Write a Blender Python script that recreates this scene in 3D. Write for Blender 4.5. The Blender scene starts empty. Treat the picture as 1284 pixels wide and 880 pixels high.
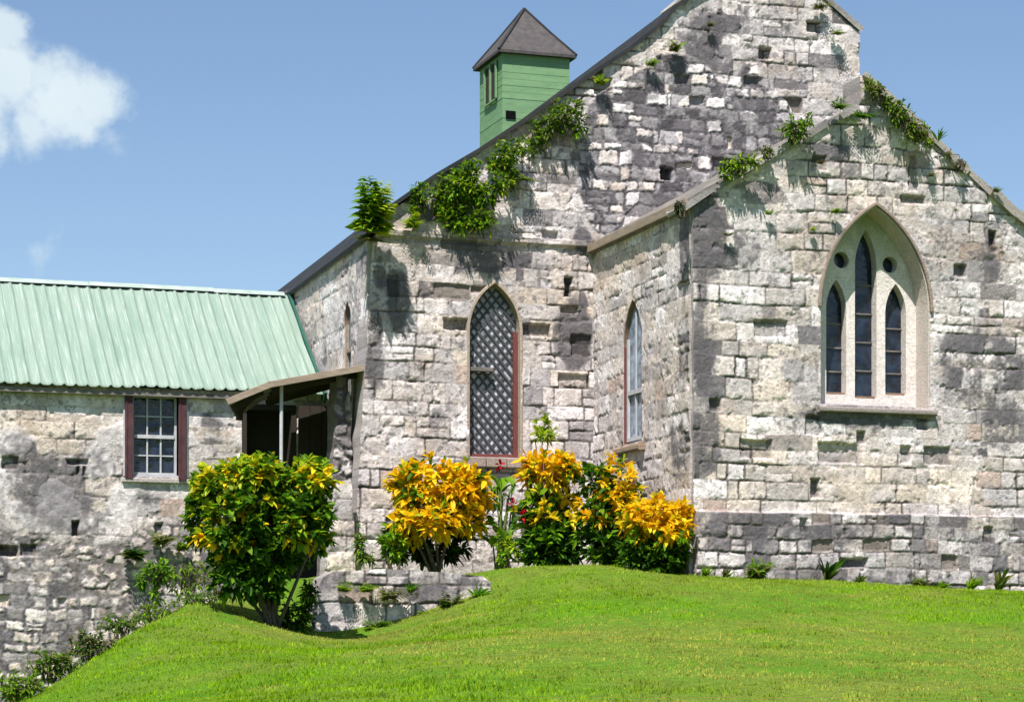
import bpy, math, random
import numpy as np
from mathutils import Vector, Matrix

SC = bpy.context.scene
COL = SC.collection
random.seed(7)
RNG = np.random.default_rng(11)

# ------------------------------------------------------------------ camera
F = 3000.0                       # focal length in photo pixels
HORIZ = 830.0
TH = math.atan(1002.0 / F)
CT, ST = math.cos(TH), math.sin(TH)
cd = bpy.data.cameras.new('camera')
cam = bpy.data.objects.new('camera', cd)
COL.objects.link(cam)
cd.sensor_fit = 'HORIZONTAL'
cd.sensor_width = 36.0
cd.lens = F / 1284.0 * 36.0
cd.shift_y = (HORIZ - 440.0) / 1284.0
cd.clip_start = 0.1
cd.clip_end = 5000.0
cam.location = (0, 0, 0)
cam.rotation_euler = (math.pi / 2, 0, -TH)
SC.camera = cam

# ------------------------------------------------------------------ light, sky, exposure
SUN = Vector((-0.29, -0.44, 0.85)).normalized()
sl = bpy.data.lights.new('sun', 'SUN')
sl.energy = 4.6
sl.angle = math.radians(0.55)
sl.color = (1.0, 0.955, 0.89)
so = bpy.data.objects.new('sun', sl)
COL.objects.link(so)
so.location = (0, 0, 60)
so.rotation_euler = SUN.to_track_quat('Z', 'Y').to_euler()

W = bpy.data.worlds.new('World')
SC.world = W
W.use_nodes = True
SKY_STRENGTH = 0.105
EXPOSURE = 0.87


def pdir(u, v):
    a, b = (u - 642.0) / F, (HORIZ - v) / F
    return Vector((ST + a * CT, CT - a * ST, b))


def build_world():
    nt = W.node_tree
    nt.nodes.clear()
    N, L = nt.nodes, nt.links
    out = N.new('ShaderNodeOutputWorld')
    bg = N.new('ShaderNodeBackground')
    bg.inputs['Strength'].default_value = SKY_STRENGTH
    sky = N.new('ShaderNodeTexSky')
    sky.sky_type = 'NISHITA'
    sky.sun_disc = False
    sky.sun_elevation = math.asin(SUN.z)
    sky.sun_rotation = math.atan2(SUN.x, SUN.y) % (2 * math.pi)
    sky.altitude = 0
    sky.air_density = 1.0
    sky.dust_density = 0.25
    sky.ozone_density = 3.0
    hs = N.new('ShaderNodeMix'); hs.data_type = 'RGBA'; hs.blend_type = 'MULTIPLY'
    hs.inputs[0].default_value = 1.0
    hs.inputs[7].default_value = (0.675, 0.672, 0.680, 1)
    L.new(sky.outputs[0], hs.inputs[6])
    tc = N.new('ShaderNodeTexCoord')
    nz = N.new('ShaderNodeTexNoise')
    nz.inputs['Scale'].default_value = 46.0
    nz.inputs['Detail'].default_value = 6.0
    nz.inputs['Roughness'].default_value = 0.6
    L.new(tc.outputs['Generated'], nz.inputs['Vector'])
    last = None
    puffs = [(-30, 130, 70, 1.0), (15, 100, 58, 1.0), (70, 130, 66, 1.0), (114, 125, 50, 1.0), (5, 45, 36, 0.9),
             (40, 160, 52, .95), (-5, 175, 40, .9), (95, 150, 44, .95), (140, 175, 28, .4), (48, 313, 30, .45), (52, 100, 46, .95)]
    for (u, v, r, k) in puffs:
        c = pdir(u, v).normalized()
        ds = N.new('ShaderNodeVectorMath'); ds.operation = 'DISTANCE'
        L.new(tc.outputs['Generated'], ds.inputs[0]); ds.inputs[1].default_value = c
        ad = N.new('ShaderNodeMath'); ad.operation = 'MULTIPLY_ADD'
        L.new(nz.outputs['Fac'], ad.inputs[0]); ad.inputs[1].default_value = 0.036
        L.new(ds.outputs['Value'], ad.inputs[2])
        mr = N.new('ShaderNodeMapRange'); mr.interpolation_type = 'SMOOTHSTEP'
        R = r / F
        mr.inputs['From Min'].default_value = R * 1.22 + .015
        mr.inputs['From Max'].default_value = R * 0.66 + .011
        mr.inputs['To Min'].default_value = 0
        mr.inputs['To Max'].default_value = k
        L.new(ad.outputs[0], mr.inputs['Value'])
        if last is None:
            last = mr.outputs[0]
        else:
            mx = N.new('ShaderNodeMath'); mx.operation = 'MAXIMUM'
            L.new(last, mx.inputs[0]); L.new(mr.outputs[0], mx.inputs[1])
            last = mx.outputs[0]
    nz2 = N.new('ShaderNodeTexNoise')
    nz2.inputs['Scale'].default_value = 38.0
    nz2.inputs['Detail'].default_value = 3.0
    L.new(tc.outputs['Generated'], nz2.inputs['Vector'])
    cr = N.new('ShaderNodeMix'); cr.data_type = 'RGBA'
    cr.inputs[6].default_value = (3.3, 4.0, 4.5, 1)
    cr.inputs[7].default_value = (4.3, 4.85, 5.15, 1)
    L.new(nz2.outputs['Fac'], cr.inputs[0])
    mix = N.new('ShaderNodeMix'); mix.data_type = 'RGBA'
    L.new(last, mix.inputs[0])
    L.new(hs.outputs[2], mix.inputs[6])
    L.new(cr.outputs[2], mix.inputs[7])
    L.new(mix.outputs[2], bg.inputs['Color'])
    L.new(bg.outputs[0], out.inputs[0])


build_world()
vs = SC.view_settings
vs.view_transform = 'Standard'
try:
    vs.look = 'None'
except Exception:
    pass
vs.gamma = 1.0
vs.use_curve_mapping = False
vs.exposure = EXPOSURE
SC.render.engine = 'CYCLES'
SC.cycles.max_bounces = 6
SC.cycles.transparent_max_bounces = 6

# ------------------------------------------------------------------ picture-to-place helpers (used only to measure)
def onY(u, v, Y):
    d = pdir(u, v); k = Y / d.y
    return d.x * k, d.z * k


def onX(u, v, X):
    d = pdir(u, v); k = X / d.x
    return d.y * k, d.z * k


def atD(u, v, d):
    return pdir(u, v) * d


# ------------------------------------------------------------------ numpy noise
def h2(ix, iy, seed):
    a = (ix.astype(np.int64) * 374761393 + iy.astype(np.int64) * 668265263 + seed * 974634777) & 0xFFFFFFFF
    a = ((a ^ (a >> 13)) * 1274126177) & 0xFFFFFFFF
    a = ((a ^ (a >> 16)) * 2246822519) & 0xFFFFFFFF
    a = a ^ (a >> 15)
    return (a & 0xFFFFFF) / float(0x1000000)


def vnoise(x, y, seed):
    xi, yi = np.floor(x), np.floor(y)
    fx, fy = x - xi, y - yi
    fx = fx * fx * (3 - 2 * fx); fy = fy * fy * (3 - 2 * fy)
    xi = xi.astype(np.int64); yi = yi.astype(np.int64)
    a = h2(xi, yi, seed); b = h2(xi + 1, yi, seed)
    c = h2(xi, yi + 1, seed); d = h2(xi + 1, yi + 1, seed)
    return (a * (1 - fx) + b * fx) * (1 - fy) + (c * (1 - fx) + d * fx) * fy


def fbm(x, y, seed, octv=4, gain=0.5):
    s = 0; amp = 1; tot = 0
    for k in range(octv):
        s = s + amp * vnoise(x * 2 ** k + 17.3 * k, y * 2 ** k - 9.1 * k, seed + k * 31)
        tot += amp; amp *= gain
    return s / tot


def sstep(a, b, x):
    t = np.clip((x - a) / (b - a), 0, 1)
    return t * t * (3 - 2 * t)


def lerp(a, b, m):
    return a + (b - a) * m


# ------------------------------------------------------------------ materials
def mat(name):
    m = bpy.data.materials.new(name)
    m.use_nodes = True
    nt = m.node_tree
    return m, nt, nt.nodes['Principled BSDF']


def noise_node(nt, scale, detail=4, rough=0.6, vec=None, stretch=None):
    n = nt.nodes.new('ShaderNodeTexNoise')
    n.inputs['Scale'].default_value = scale
    n.inputs['Detail'].default_value = detail
    n.inputs['Roughness'].default_value = rough
    tc = nt.nodes.new('ShaderNodeTexCoord')
    src = tc.outputs['Object']
    if stretch:
        mp = nt.nodes.new('ShaderNodeMapping')
        mp.inputs['Scale'].default_value = stretch
        nt.links.new(src, mp.inputs['Vector']); src = mp.outputs[0]
    nt.links.new(src, n.inputs['Vector'])
    return n


def mixrgb(nt, a, b, fac, mode='MIX'):
    m = nt.nodes.new('ShaderNodeMix'); m.data_type = 'RGBA'; m.blend_type = mode
    for i, x in ((0, fac), (6, a), (7, b)):
        if isinstance(x, (int, float)):
            m.inputs[i].default_value = x
        elif isinstance(x, tuple):
            m.inputs[i].default_value = x if len(x) == 4 else (*x, 1)
        else:
            nt.links.new(x, m.inputs[i])
    return m.outputs[2]


def maprange(nt, x, a, b, c=0.0, d=1.0):
    m = nt.nodes.new('ShaderNodeMapRange')
    nt.links.new(x, m.inputs['Value'])
    for k, v in zip(('From Min', 'From Max', 'To Min', 'To Max'), (a, b, c, d)):
        m.inputs[k].default_value = v
    return m.outputs[0]


def bump(nt, bs, h, strength, dist=0.01):
    b = nt.nodes.new('ShaderNodeBump')
    b.inputs['Strength'].default_value = strength
    b.inputs['Distance'].default_value = dist
    nt.links.new(h, b.inputs['Height'])
    nt.links.new(b.outputs[0], bs.inputs['Normal'])


def stone_mat():
    m, nt, bs = mat('weathered_stone')
    at = nt.nodes.new('ShaderNodeAttribute'); at.attribute_name = 'Col'
    n1 = noise_node(nt, 34, 5, .68)
    n2 = noise_node(nt, 9, 5, .6)
    f1 = maprange(nt, n1.outputs['Fac'], .28, .72, .72, 1.22)
    f2 = maprange(nt, n2.outputs['Fac'], .3, .7, .90, 1.09)
    c = mixrgb(nt, at.outputs['Color'], f1, 1.0, 'MULTIPLY')
    c = mixrgb(nt, c, f2, 1.0, 'MULTIPLY')
    c = mixrgb(nt, c, (1.03, .985, 1.03), 1.0, 'MULTIPLY')
    nt.links.new(c, bs.inputs['Base Color'])
    bs.inputs['Roughness'].default_value = .93
    bs.inputs['Specular IOR Level'].default_value = .2
    bump(nt, bs, n1.outputs['Fac'], .8, .016)
    return m


def plain_mat(name, colr, rough=.8, amt=.25, scale=6, spec=.3, col2=None, stretch=None, bmp=.25, lo=.35, hi=.65, metal=0):
    m, nt, bs = mat(name)
    n = noise_node(nt, scale, 6, .65, stretch=stretch)
    f = maprange(nt, n.outputs['Fac'], lo, hi, 0, 1)
    c2 = col2 if col2 else tuple(x * (1 - amt) for x in colr)
    nt.links.new(mixrgb(nt, colr, c2, f), bs.inputs['Base Color'])
    bs.inputs['Roughness'].default_value = rough
    bs.inputs['Specular IOR Level'].default_value = spec
    bs.inputs['Metallic'].default_value = metal
    if bmp:
        n2 = noise_node(nt, scale * 8, 4, .6, stretch=stretch)
        bump(nt, bs, n2.outputs['Fac'], bmp, .006)
    return m


def leaf_mat(name, transl=.35, rough=.5, spec=.22):
    m, nt, bs = mat(name)
    at = nt.nodes.new('ShaderNodeAttribute'); at.attribute_name = 'Col'
    nt.links.new(at.outputs['Color'], bs.inputs['Base Color'])
    bs.inputs['Roughness'].default_value = rough
    bs.inputs['Specular IOR Level'].default_value = spec
    tr = nt.nodes.new('ShaderNodeBsdfTranslucent')
    nt.links.new(at.outputs['Color'], tr.inputs['Color'])
    mx = nt.nodes.new('ShaderNodeMixShader')
    mx.inputs[0].default_value = transl
    nt.links.new(bs.outputs[0], mx.inputs[1]); nt.links.new(tr.outputs[0], mx.inputs[2])
    nt.links.new(mx.outputs[0], nt.nodes['Material Output'].inputs[0])
    return m


M = {}
M['stone'] = stone_mat()
M['leaf'] = leaf_mat('leaf', .48)
M['grass'] = leaf_mat('grass_blade', .35, .8, .05)
M['bark'] = plain_mat('bark', (.11, .085, .06), .9, scale=20, col2=(.05, .04, .03))
M['timber'] = plain_mat('weathered_timber', (.33, .26, .20), .85, scale=5, col2=(.22, .17, .13), stretch=(1, 1, 6))
M['grey_timber'] = plain_mat('grey_timber', (.20, .18, .16), .85, scale=6, col2=(.10, .09, .085))
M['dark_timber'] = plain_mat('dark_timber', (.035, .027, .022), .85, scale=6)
M['dark_roof'] = plain_mat('dark_sheet_roof', (.014, .016, .021), .7, scale=3, col2=(.03, .028, .027))
M['shingle'] = plain_mat('brown_shingle', (.085, .074, .074), .8, scale=9, col2=(.05, .044, .046))
M['grey_roof'] = plain_mat('weathered_roofing', (.24, .215, .19), .9, scale=4, col2=(.09, .085, .08))
M['turret_green'] = plain_mat('turret_green_paint', (.17, .30, .15), .7, scale=5, col2=(.13, .24, .12), stretch=(1, 1, 4))
M['dark_green'] = plain_mat('dark_green_paint', (.02, .10, .075), .6, scale=5)
M['maroon'] = plain_mat('maroon_paint', (.095, .035, .042), .75, scale=7, col2=(.05, .02, .025))
M['red_frame'] = plain_mat('red_brown_paint', (.16, .045, .04), .65, scale=7)
M['brown_frame'] = plain_mat('brown_arch', (.24, .155, .11), .8, scale=6, col2=(.14, .09, .065))
M['white_paint'] = plain_mat('chalky_white_paint', (.46, .465, .49), .6, amt=.25, scale=8)
M['void'] = plain_mat('dark_interior', (.008, .008, .009), .95, scale=3, bmp=0, spec=0)


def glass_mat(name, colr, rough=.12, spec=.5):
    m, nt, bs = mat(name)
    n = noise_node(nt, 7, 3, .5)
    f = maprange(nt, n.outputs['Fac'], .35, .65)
    nt.links.new(mixrgb(nt, tuple(x * 1.8 for x in colr), tuple(x * .5 for x in colr), f), bs.inputs['Base Color'])  # patchy pale sky reflection mixed into the pane colour
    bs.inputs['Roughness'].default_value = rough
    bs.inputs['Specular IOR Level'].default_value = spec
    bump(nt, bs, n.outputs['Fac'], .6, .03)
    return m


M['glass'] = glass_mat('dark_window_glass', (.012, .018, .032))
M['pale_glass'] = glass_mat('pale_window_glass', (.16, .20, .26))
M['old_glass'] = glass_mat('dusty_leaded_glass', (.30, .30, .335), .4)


def metal_roof_mat():
    m, nt, bs = mat('mint_green_sheet_roof')
    n1 = noise_node(nt, 1.6, 5, .6, stretch=(4.5, .35, .35))
    n2 = noise_node(nt, 9, 5, .7, stretch=(6, .16, .16))
    c = mixrgb(nt, (.225, .295, .248), (.18, .255, .208), maprange(nt, n1.outputs['Fac'], .38, .62))
    c = mixrgb(nt, c, (.40, .46, .41), maprange(nt, n2.outputs['Fac'], .50, .74, 0, .9))
    n3 = noise_node(nt, 5, 6, .7, stretch=(3, .3, .3))
    c = mixrgb(nt, c, (.22, .26, .20), maprange(nt, n3.outputs['Fac'], .56, .76, 0, .75))
    nt.links.new(c, bs.inputs['Base Color'])
    bs.inputs['Roughness'].default_value = .6
    bs.inputs['Specular IOR Level'].default_value = .2
    return m


M['mint'] = metal_roof_mat()


def ground_mat():
    m, nt, bs = mat('lawn_soil')
    n1 = noise_node(nt, .5, 5, .6)
    n2 = noise_node(nt, 9, 5, .7)
    c = mixrgb(nt, (.075, .18, .006), (.14, .17, .025), maprange(nt, n1.outputs['Fac'], .4, .65))
    c = mixrgb(nt, c, (.045, .085, .012), maprange(nt, n2.outputs['Fac'], .4, .7, 0, .8))
    nt.links.new(c, bs.inputs['Base Color'])
    bs.inputs['Roughness'].default_value = .95
    bs.inputs['Specular IOR Level'].default_value = .1
    bump(nt, bs, n2.outputs['Fac'], .6, .03)
    return m


M['ground'] = ground_mat()

# ------------------------------------------------------------------ object helpers
def tag(o, label=None, cat=None, group=None, kind=None):
    if label: o['label'] = label
    if cat: o['category'] = cat
    if group: o['group'] = group
    if kind: o['kind'] = kind
    return o


def empty(name, loc, label, cat, group=None):
    o = bpy.data.objects.new(name, None)
    COL.objects.link(o)
    o.location = loc
    o.empty_display_size = .3
    return tag(o, label, cat, group)


def world_loc(o):
    p = Vector((0, 0, 0))
    while o is not None:
        p += o.location; o = o.parent
    return p


def link(name, me, material, parent=None, origin=None):
    """Mesh given in world coordinates; its origin goes to `origin`, then it is hung under its parent."""
    o = bpy.data.objects.new(name, me)
    COL.objects.link(o)
    me.materials.append(material)
    if origin is not None:
        og = Vector(origin)
        me.transform(Matrix.Translation(-og))
    else:
        og = Vector((0, 0, 0))
    if parent is not None:
        o.parent = parent
        o.location = og - world_loc(parent)
    else:
        o.location = og
    return o


def mesh_np(name, V, faces, colr=None, smooth=False):
    """V (n,3); faces list of arrays (each m x k)."""
    me = bpy.data.meshes.new(name)
    V = np.asarray(V, np.float32)
    me.vertices.add(len(V)); me.vertices.foreach_set('co', V.ravel())
    tot = sum(f.size for f in faces); npoly = sum(len(f) for f in faces)
    me.loops.add(tot)
    me.loops.foreach_set('vertex_index', np.concatenate([f.ravel() for f in faces]).astype(np.int32))
    sizes = np.concatenate([np.full(len(f), f.shape[1]) for f in faces])
    starts = np.concatenate([[0], np.cumsum(sizes)[:-1]])
    me.polygons.add(npoly)
    me.polygons.foreach_set('loop_start', starts.astype(np.int32))
    if smooth:
        me.polygons.foreach_set('use_smooth', np.ones(npoly, bool))
    me.update(calc_edges=True)
    if colr is not None:
        ca = me.color_attributes.new('Col', 'FLOAT_COLOR', 'POINT')
        c4 = np.ones((len(V), 4), np.float32); c4[:, :3] = colr
        ca.data.foreach_set('color', c4.ravel())
    return me


class MB:
    def __init__(s): s.v = []; s.f = []

    def add(s, vs, fs):
        k = len(s.v); s.v += [tuple(p) for p in vs]; s.f += [tuple(i + k for i in f) for f in fs]

    def box(s, x0, x1, y0, y1, z0, z1):
        s.add([(x0, y0, z0), (x1, y0, z0), (x1, y1, z0), (x0, y1, z0), (x0, y0, z1), (x1, y0, z1), (x1, y1, z1), (x0, y1, z1)],
              [(0, 3, 2, 1), (4, 5, 6, 7), (0, 1, 5, 4), (1, 2, 6, 5), (2, 3, 7, 6), (3, 0, 4, 7)])

    def prism(s, pts, ext):
        n = len(pts); e = Vector(ext)
        a = [Vector(p) for p in pts]; b = [p + e for p in a]
        s.add(a + b, [tuple(range(n)), tuple(range(2 * n - 1, n - 1, -1))] + [(i, (i + 1) % n, (i + 1) % n + n, i + n) for i in range(n)])

    def bar(s, p0, p1, w, t, up=(0, 1, 0)):
        p0, p1 = Vector(p0), Vector(p1)
        d = (p1 - p0).normalized(); up = Vector(up)
        sd = d.cross(up).normalized(); up = sd.cross(d).normalized()
        q = []
        for p in (p0, p1):
            for a, b in ((-1, -1), (1, -1), (1, 1), (-1, 1)):
                q.append(p + sd * a * w / 2 + up * b * t / 2)
        s.add(q, [(0, 3, 2, 1), (4, 5, 6, 7), (0, 1, 5, 4), (1, 2, 6, 5), (2, 3, 7, 6), (3, 0, 4, 7)])

    def tube(s, pts, radii, n=6):
        rings = []
        base = len(s.v)
        for i, p in enumerate(pts):
            p = Vector(p)
            d = (Vector(pts[min(i + 1, len(pts) - 1)]) - Vector(pts[max(i - 1, 0)])).normalized()
            a = d.orthogonal().normalized(); b = d.cross(a)
            for k in range(n):
                t = 2 * math.pi * k / n
                s.v.append(tuple(p + (a * math.cos(t) + b * math.sin(t)) * radii[i]))
        for i in range(len(pts) - 1):
            for k in range(n):
                s.f.append((base + i * n + k, base + i * n + (k + 1) % n, base + (i + 1) * n + (k + 1) % n, base + (i + 1) * n + k))
        s.f.append(tuple(base + (len(pts) - 1) * n + k for k in range(n)))

    def build(s, name, material, parent=None, origin=None, bevel=0, smooth=False):
        me = bpy.data.meshes.new(name)
        me.from_pydata(s.v, [], s.f)
        if smooth:
            me.polygons.foreach_set('use_smooth', np.ones(len(me.polygons), bool))
        o = link(name, me, material, parent, origin)
        if bevel:
            b = o.modifiers.new('bevel', 'BEVEL'); b.width = bevel; b.segments = 2; b.limit_method = 'ANGLE'
        return o


def arch(x0, x1, zs, za, zb, n=14):
    """Pointed arch outline, from the bottom left round to the bottom right."""
    w = (x1 - x0) / 2; h = za - zs
    R = (w * w + h * h) / (2 * w)
    a1 = math.asin(min(1, h / R))
    L = [(x0 + R - R * math.cos(a1 * i / n), zs + R * math.sin(a1 * i / n)) for i in range(n + 1)]
    Rr = [(x0 + x1 - p[0], p[1]) for p in reversed(L[:-1])]
    return [(x0, zb)] + L + Rr + [(x1, zb)]


def offset_arch(x0, x1, zs, za, zb, o, n=14):
    return arch(x0 - o, x1 + o, zs, za + o * 1.25, zb, n)


# ------------------------------------------------------------------ masonry walls: a sheet of stones with true relief
def inside(px, py, poly):
    r = np.zeros(px.shape, bool)
    n = len(poly)
    for i in range(n):
        x0, y0 = poly[i]; x1, y1 = poly[(i + 1) % n]
        if y0 == y1: continue
        c = ((y0 > py) != (y1 > py)) & (px < (x1 - x0) * (py - y0) / (y1 - y0) + x0)
        r ^= c
    return r


def wall_mesh(name, outer, holes, step, style, place, thick):
    """place(s, t, h) -> xyz arrays; style(S, T) -> (h, rgb)."""
    ox = np.array(outer)
    s0, t0 = ox.min(0) - step; s1, t1 = ox.max(0) + step
    ns, nt_ = int((s1 - s0) / step) + 2, int((t1 - t0) / step) + 2
    gs = s0 + np.arange(ns) * step; gt = t0 + np.arange(nt_) * step
    cs, ct_ = np.meshgrid(gs[:-1] + step / 2, gt[:-1] + step / 2, indexing='ij')
    keep = inside(cs, ct_, outer)
    for h in holes: keep &= ~inside(cs, ct_, h)
    idx = np.arange(ns * nt_).reshape(ns, nt_)
    q = np.stack([idx[:-1, :-1], idx[1:, :-1], idx[1:, 1:], idx[:-1, 1:]], -1)[keep]
    kp = np.pad(keep, 1)
    c = kp[1:-1, 1:-1]
    E = []
    for (nb, a, b) in ((kp[:-2, 1:-1], idx[:-1, :-1], idx[:-1, 1:]), (kp[2:, 1:-1], idx[1:, 1:], idx[1:, :-1]),
                       (kp[1:-1, :-2], idx[1:, :-1], idx[:-1, :-1]), (kp[1:-1, 2:], idx[:-1, 1:], idx[1:, 1:])):
        m = c & ~nb
        E.append(np.stack([a[m], b[m]], -1))
    E = np.concatenate(E)
    used, inv = np.unique(q, return_inverse=True)
    q = inv.reshape(-1, 4)
    remap = np.full(ns * nt_, -1); remap[used] = np.arange(len(used))
    E = remap[E]
    S = gs[used // nt_].copy(); T = gt[used % nt_].copy()
    bv = np.unique(E)
    bx, by = S[bv], T[bv]
    best = np.full(len(bv), 1e9); nx, ny = bx.copy(), by.copy()
    for poly in [outer] + list(holes):
        for i in range(len(poly)):
            x0, y0 = poly[i]; x1, y1 = poly[(i + 1) % len(poly)]
            dx, dy = x1 - x0, y1 - y0; ll = dx * dx + dy * dy
            if ll < 1e-12: continue
            k = np.clip(((bx - x0) * dx + (by - y0) * dy) / ll, 0, 1)
            qx, qy = x0 + k * dx, y0 + k * dy
            dd = np.hypot(qx - bx, qy - by)
            b = dd < best
            best[b] = dd[b]; nx[b] = qx[b]; ny[b] = qy[b]
    mv = best < step * 1.6
    S[bv[mv]] = nx[mv]; T[bv[mv]] = ny[mv]
    h, rgb = style(S, T)
    P = place(S, T, h)
    eb = np.unique(E)
    er = np.full(len(S), -1); er[eb] = np.arange(len(eb)) + len(S)
    back = place(S[eb], T[eb], np.full(len(eb), -thick))
    V = np.concatenate([P, back]); mean = rgb.mean(0); ec = lerp(mean[None, :] * .85, rgb[eb], .25)
    C = np.concatenate([rgb, ec])
    sk = np.stack([E[:, 0], E[:, 1], er[E[:, 1]], er[E[:, 0]]], -1)
    # skirts get their own copies of the edge vertices so that the arris stays crisp
    front_copy = P[eb]; off = len(V)
    V = np.concatenate([V, front_copy]); C = np.concatenate([C, ec])
    fr = np.full(len(S), -1); fr[eb] = np.arange(len(eb)) + off
    sk = np.stack([fr[E[:, 0]], fr[E[:, 1]], er[E[:, 1]], er[E[:, 0]]], -1)
    return mesh_np(name, V, [q, sk], C, smooth=True)


def place_front(Y):
    return lambda s, t, h: np.stack([s, Y - h, t], -1)


def place_left(X):
    return lambda s, t, h: np.stack([X - h, s, t], -1)


def ashlar(S, T, seed, hmin=.2, hmax=.3, lmin=.35, lmax=.85, warp=1.0):
    rg = np.random.default_rng(seed)
    s = S + warp * (.035 * (fbm(S * .9, T * .9, seed + 1, 2) - .5) + .020 * (fbm(S * 6, T * 6, seed + 2, 3) - .5))
    t = T + warp * (.060 * (fbm(S * .7, T * .7, seed + 3, 2) - .5) + .022 * (fbm(S * 6, T * 6, seed + 4, 3) - .5))
    lo, hi = t.min() - .5, t.max() + .5
    b = [lo]
    while b[-1] < hi: b.append(b[-1] + rg.uniform(hmin, hmax))
    b = np.array(b)
    ci = np.clip(np.searchsorted(b, t) - 1, 0, len(b) - 2)
    dz = np.minimum(t - b[ci], b[ci + 1] - t)
    dx = np.zeros_like(s); bi = np.zeros(s.shape, np.int64)
    fs = np.zeros_like(s)
    ft = (t - b[ci]) / (b[ci + 1] - b[ci])
    sl_, sh_ = s.min() - 1, s.max() + 1
    for k in range(len(b) - 1):
        m = ci == k
        e = [sl_ - rg.uniform(0, .8)]
        while e[-1] < sh_:
            e.append(e[-1] + (rg.uniform(lmin, lmax) if rg.random() > .2 else rg.uniform(lmin * .45, lmin)))
        if not m.any(): continue
        e = np.array(e)
        j = np.clip(np.searchsorted(e, s[m]) - 1, 0, len(e) - 2)
        dx[m] = np.minimum(s[m] - e[j], e[j + 1] - s[m]); bi[m] = j
        fs[m] = (s[m] - e[j]) / (e[j + 1] - e[j])
    # some blocks split into two thin bricks, so courses step and break
    split = h2(bi, ci, seed + 77) < .10
    dz2 = np.where(split, np.minimum(dz, np.abs(ft - .5) * .25), dz)
    cid = ci * 2 + np.where(split & (ft > .5), 1, 0)
    r = .03
    rx, rz = np.maximum(r - dx, 0), np.maximum(r - dz2, 0)
    edge = np.where((rx > 0) & (rz > 0), np.maximum(r - np.hypot(rx, rz), 0), np.minimum(dx, dz2))
    R = [h2(bi, cid, seed + 100 + k) for k in range(6)]
    return edge, R, fs, ft


def rubble(S, T, seed, sx=.26, sz=.19, p=3.0, jit=.75):
    s = S + .05 * (fbm(S * 5, T * 5, seed + 5, 3) - .5)
    t = T + .05 * (fbm(S * 5, T * 5, seed + 6, 3) - .5)
    x, y = s / sx, t / sz
    yi = np.floor(y).astype(np.int64)
    F1 = np.full(s.shape, 1e9); F2 = F1.copy()
    ida = np.zeros(s.shape, np.int64); idb = ida.copy()
    for dj in (-1, 0, 1):
        j = yi + dj
        xo = x + .5 * (j & 1) + .37 * h2(j, j * 0, seed)
        xi = np.floor(xo).astype(np.int64)
        for di in (-1, 0, 1):
            i = xi + di
            cx = i + .5 + jit * (h2(i, j, seed + 1) - .5)
            cy = j + .5 + jit * (h2(i, j, seed + 2) - .5)
            sc = .55 + .9 * h2(i, j, seed + 9)
            d = ((np.abs(xo - cx)) ** p + (np.abs(y - cy)) ** p) ** (1 / p) / sc
            b = d < F1
            F2 = np.where(b, F1, np.minimum(F2, d))
            F1 = np.where(b, d, F1)
            ida = np.where(b, i, ida); idb = np.where(b, j, idb)
    edge = (F2 - F1) * .5 * (sx + sz) / 2
    return edge, [h2(ida, idb, seed + 100 + k) for k in range(6)]


def blobs(S, T, conv, lst):
    """Sum of soft patches given as photo-measured (u, v, ru, rv, amount)."""
    o = np.zeros_like(S)
    for (u, v, ru, rv, a) in lst:
        c = conv(u, v); e = conv(u + 1, v); f = conv(u, v - 1)
        ks, kt = abs(e[0] - c[0]), abs(f[1] - c[1])
        d = np.hypot((S - c[0]) / (ru * ks), (T - c[1]) / (rv * kt))
        o += a * (1 - sstep(.55, 1.25, d))
    return o


def rects(S, T, conv, lst, h, rgb):
    """Lost stones and slots: (u0, v0, u1, v1, depth, tint)."""
    for k, (u0, v0, u1, v1, dep, tint) in enumerate(lst):
        a = conv(u0, v1); b = conv(u1, v0)
        x0, x1 = min(a[0], b[0]), max(a[0], b[0])
        y0, y1 = min(a[1], b[1]), max(a[1], b[1])
        w = .035 * (fbm(S * 11, T * 11, 500 + k, 3) - .5)
        m = sstep(-.008, .014, np.minimum(np.minimum(S - x0, x1 - S), np.minimum(T - y0, y1 - T)) + w)
        h = h - dep * m
        rgb = lerp(rgb, rgb * tint, m[:, None])  # tint darkens the recess colour, adding to the shade in the hole
    return h, rgb


PALE = np.array((.62, .585, .555)); CREAM = np.array((.645, .565, .465)); GREY = np.array((.315, .303, .30))
DARK = np.array((.080, .076, .080)); TAN = np.array((.33, .26, .19)); WHITE = np.array((.74, .71, .68))
CORE = np.array((.20, .175, .15)); MOSS = np.array((.10, .11, .055)); PINK = np.array((.46, .37, .31))


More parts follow.
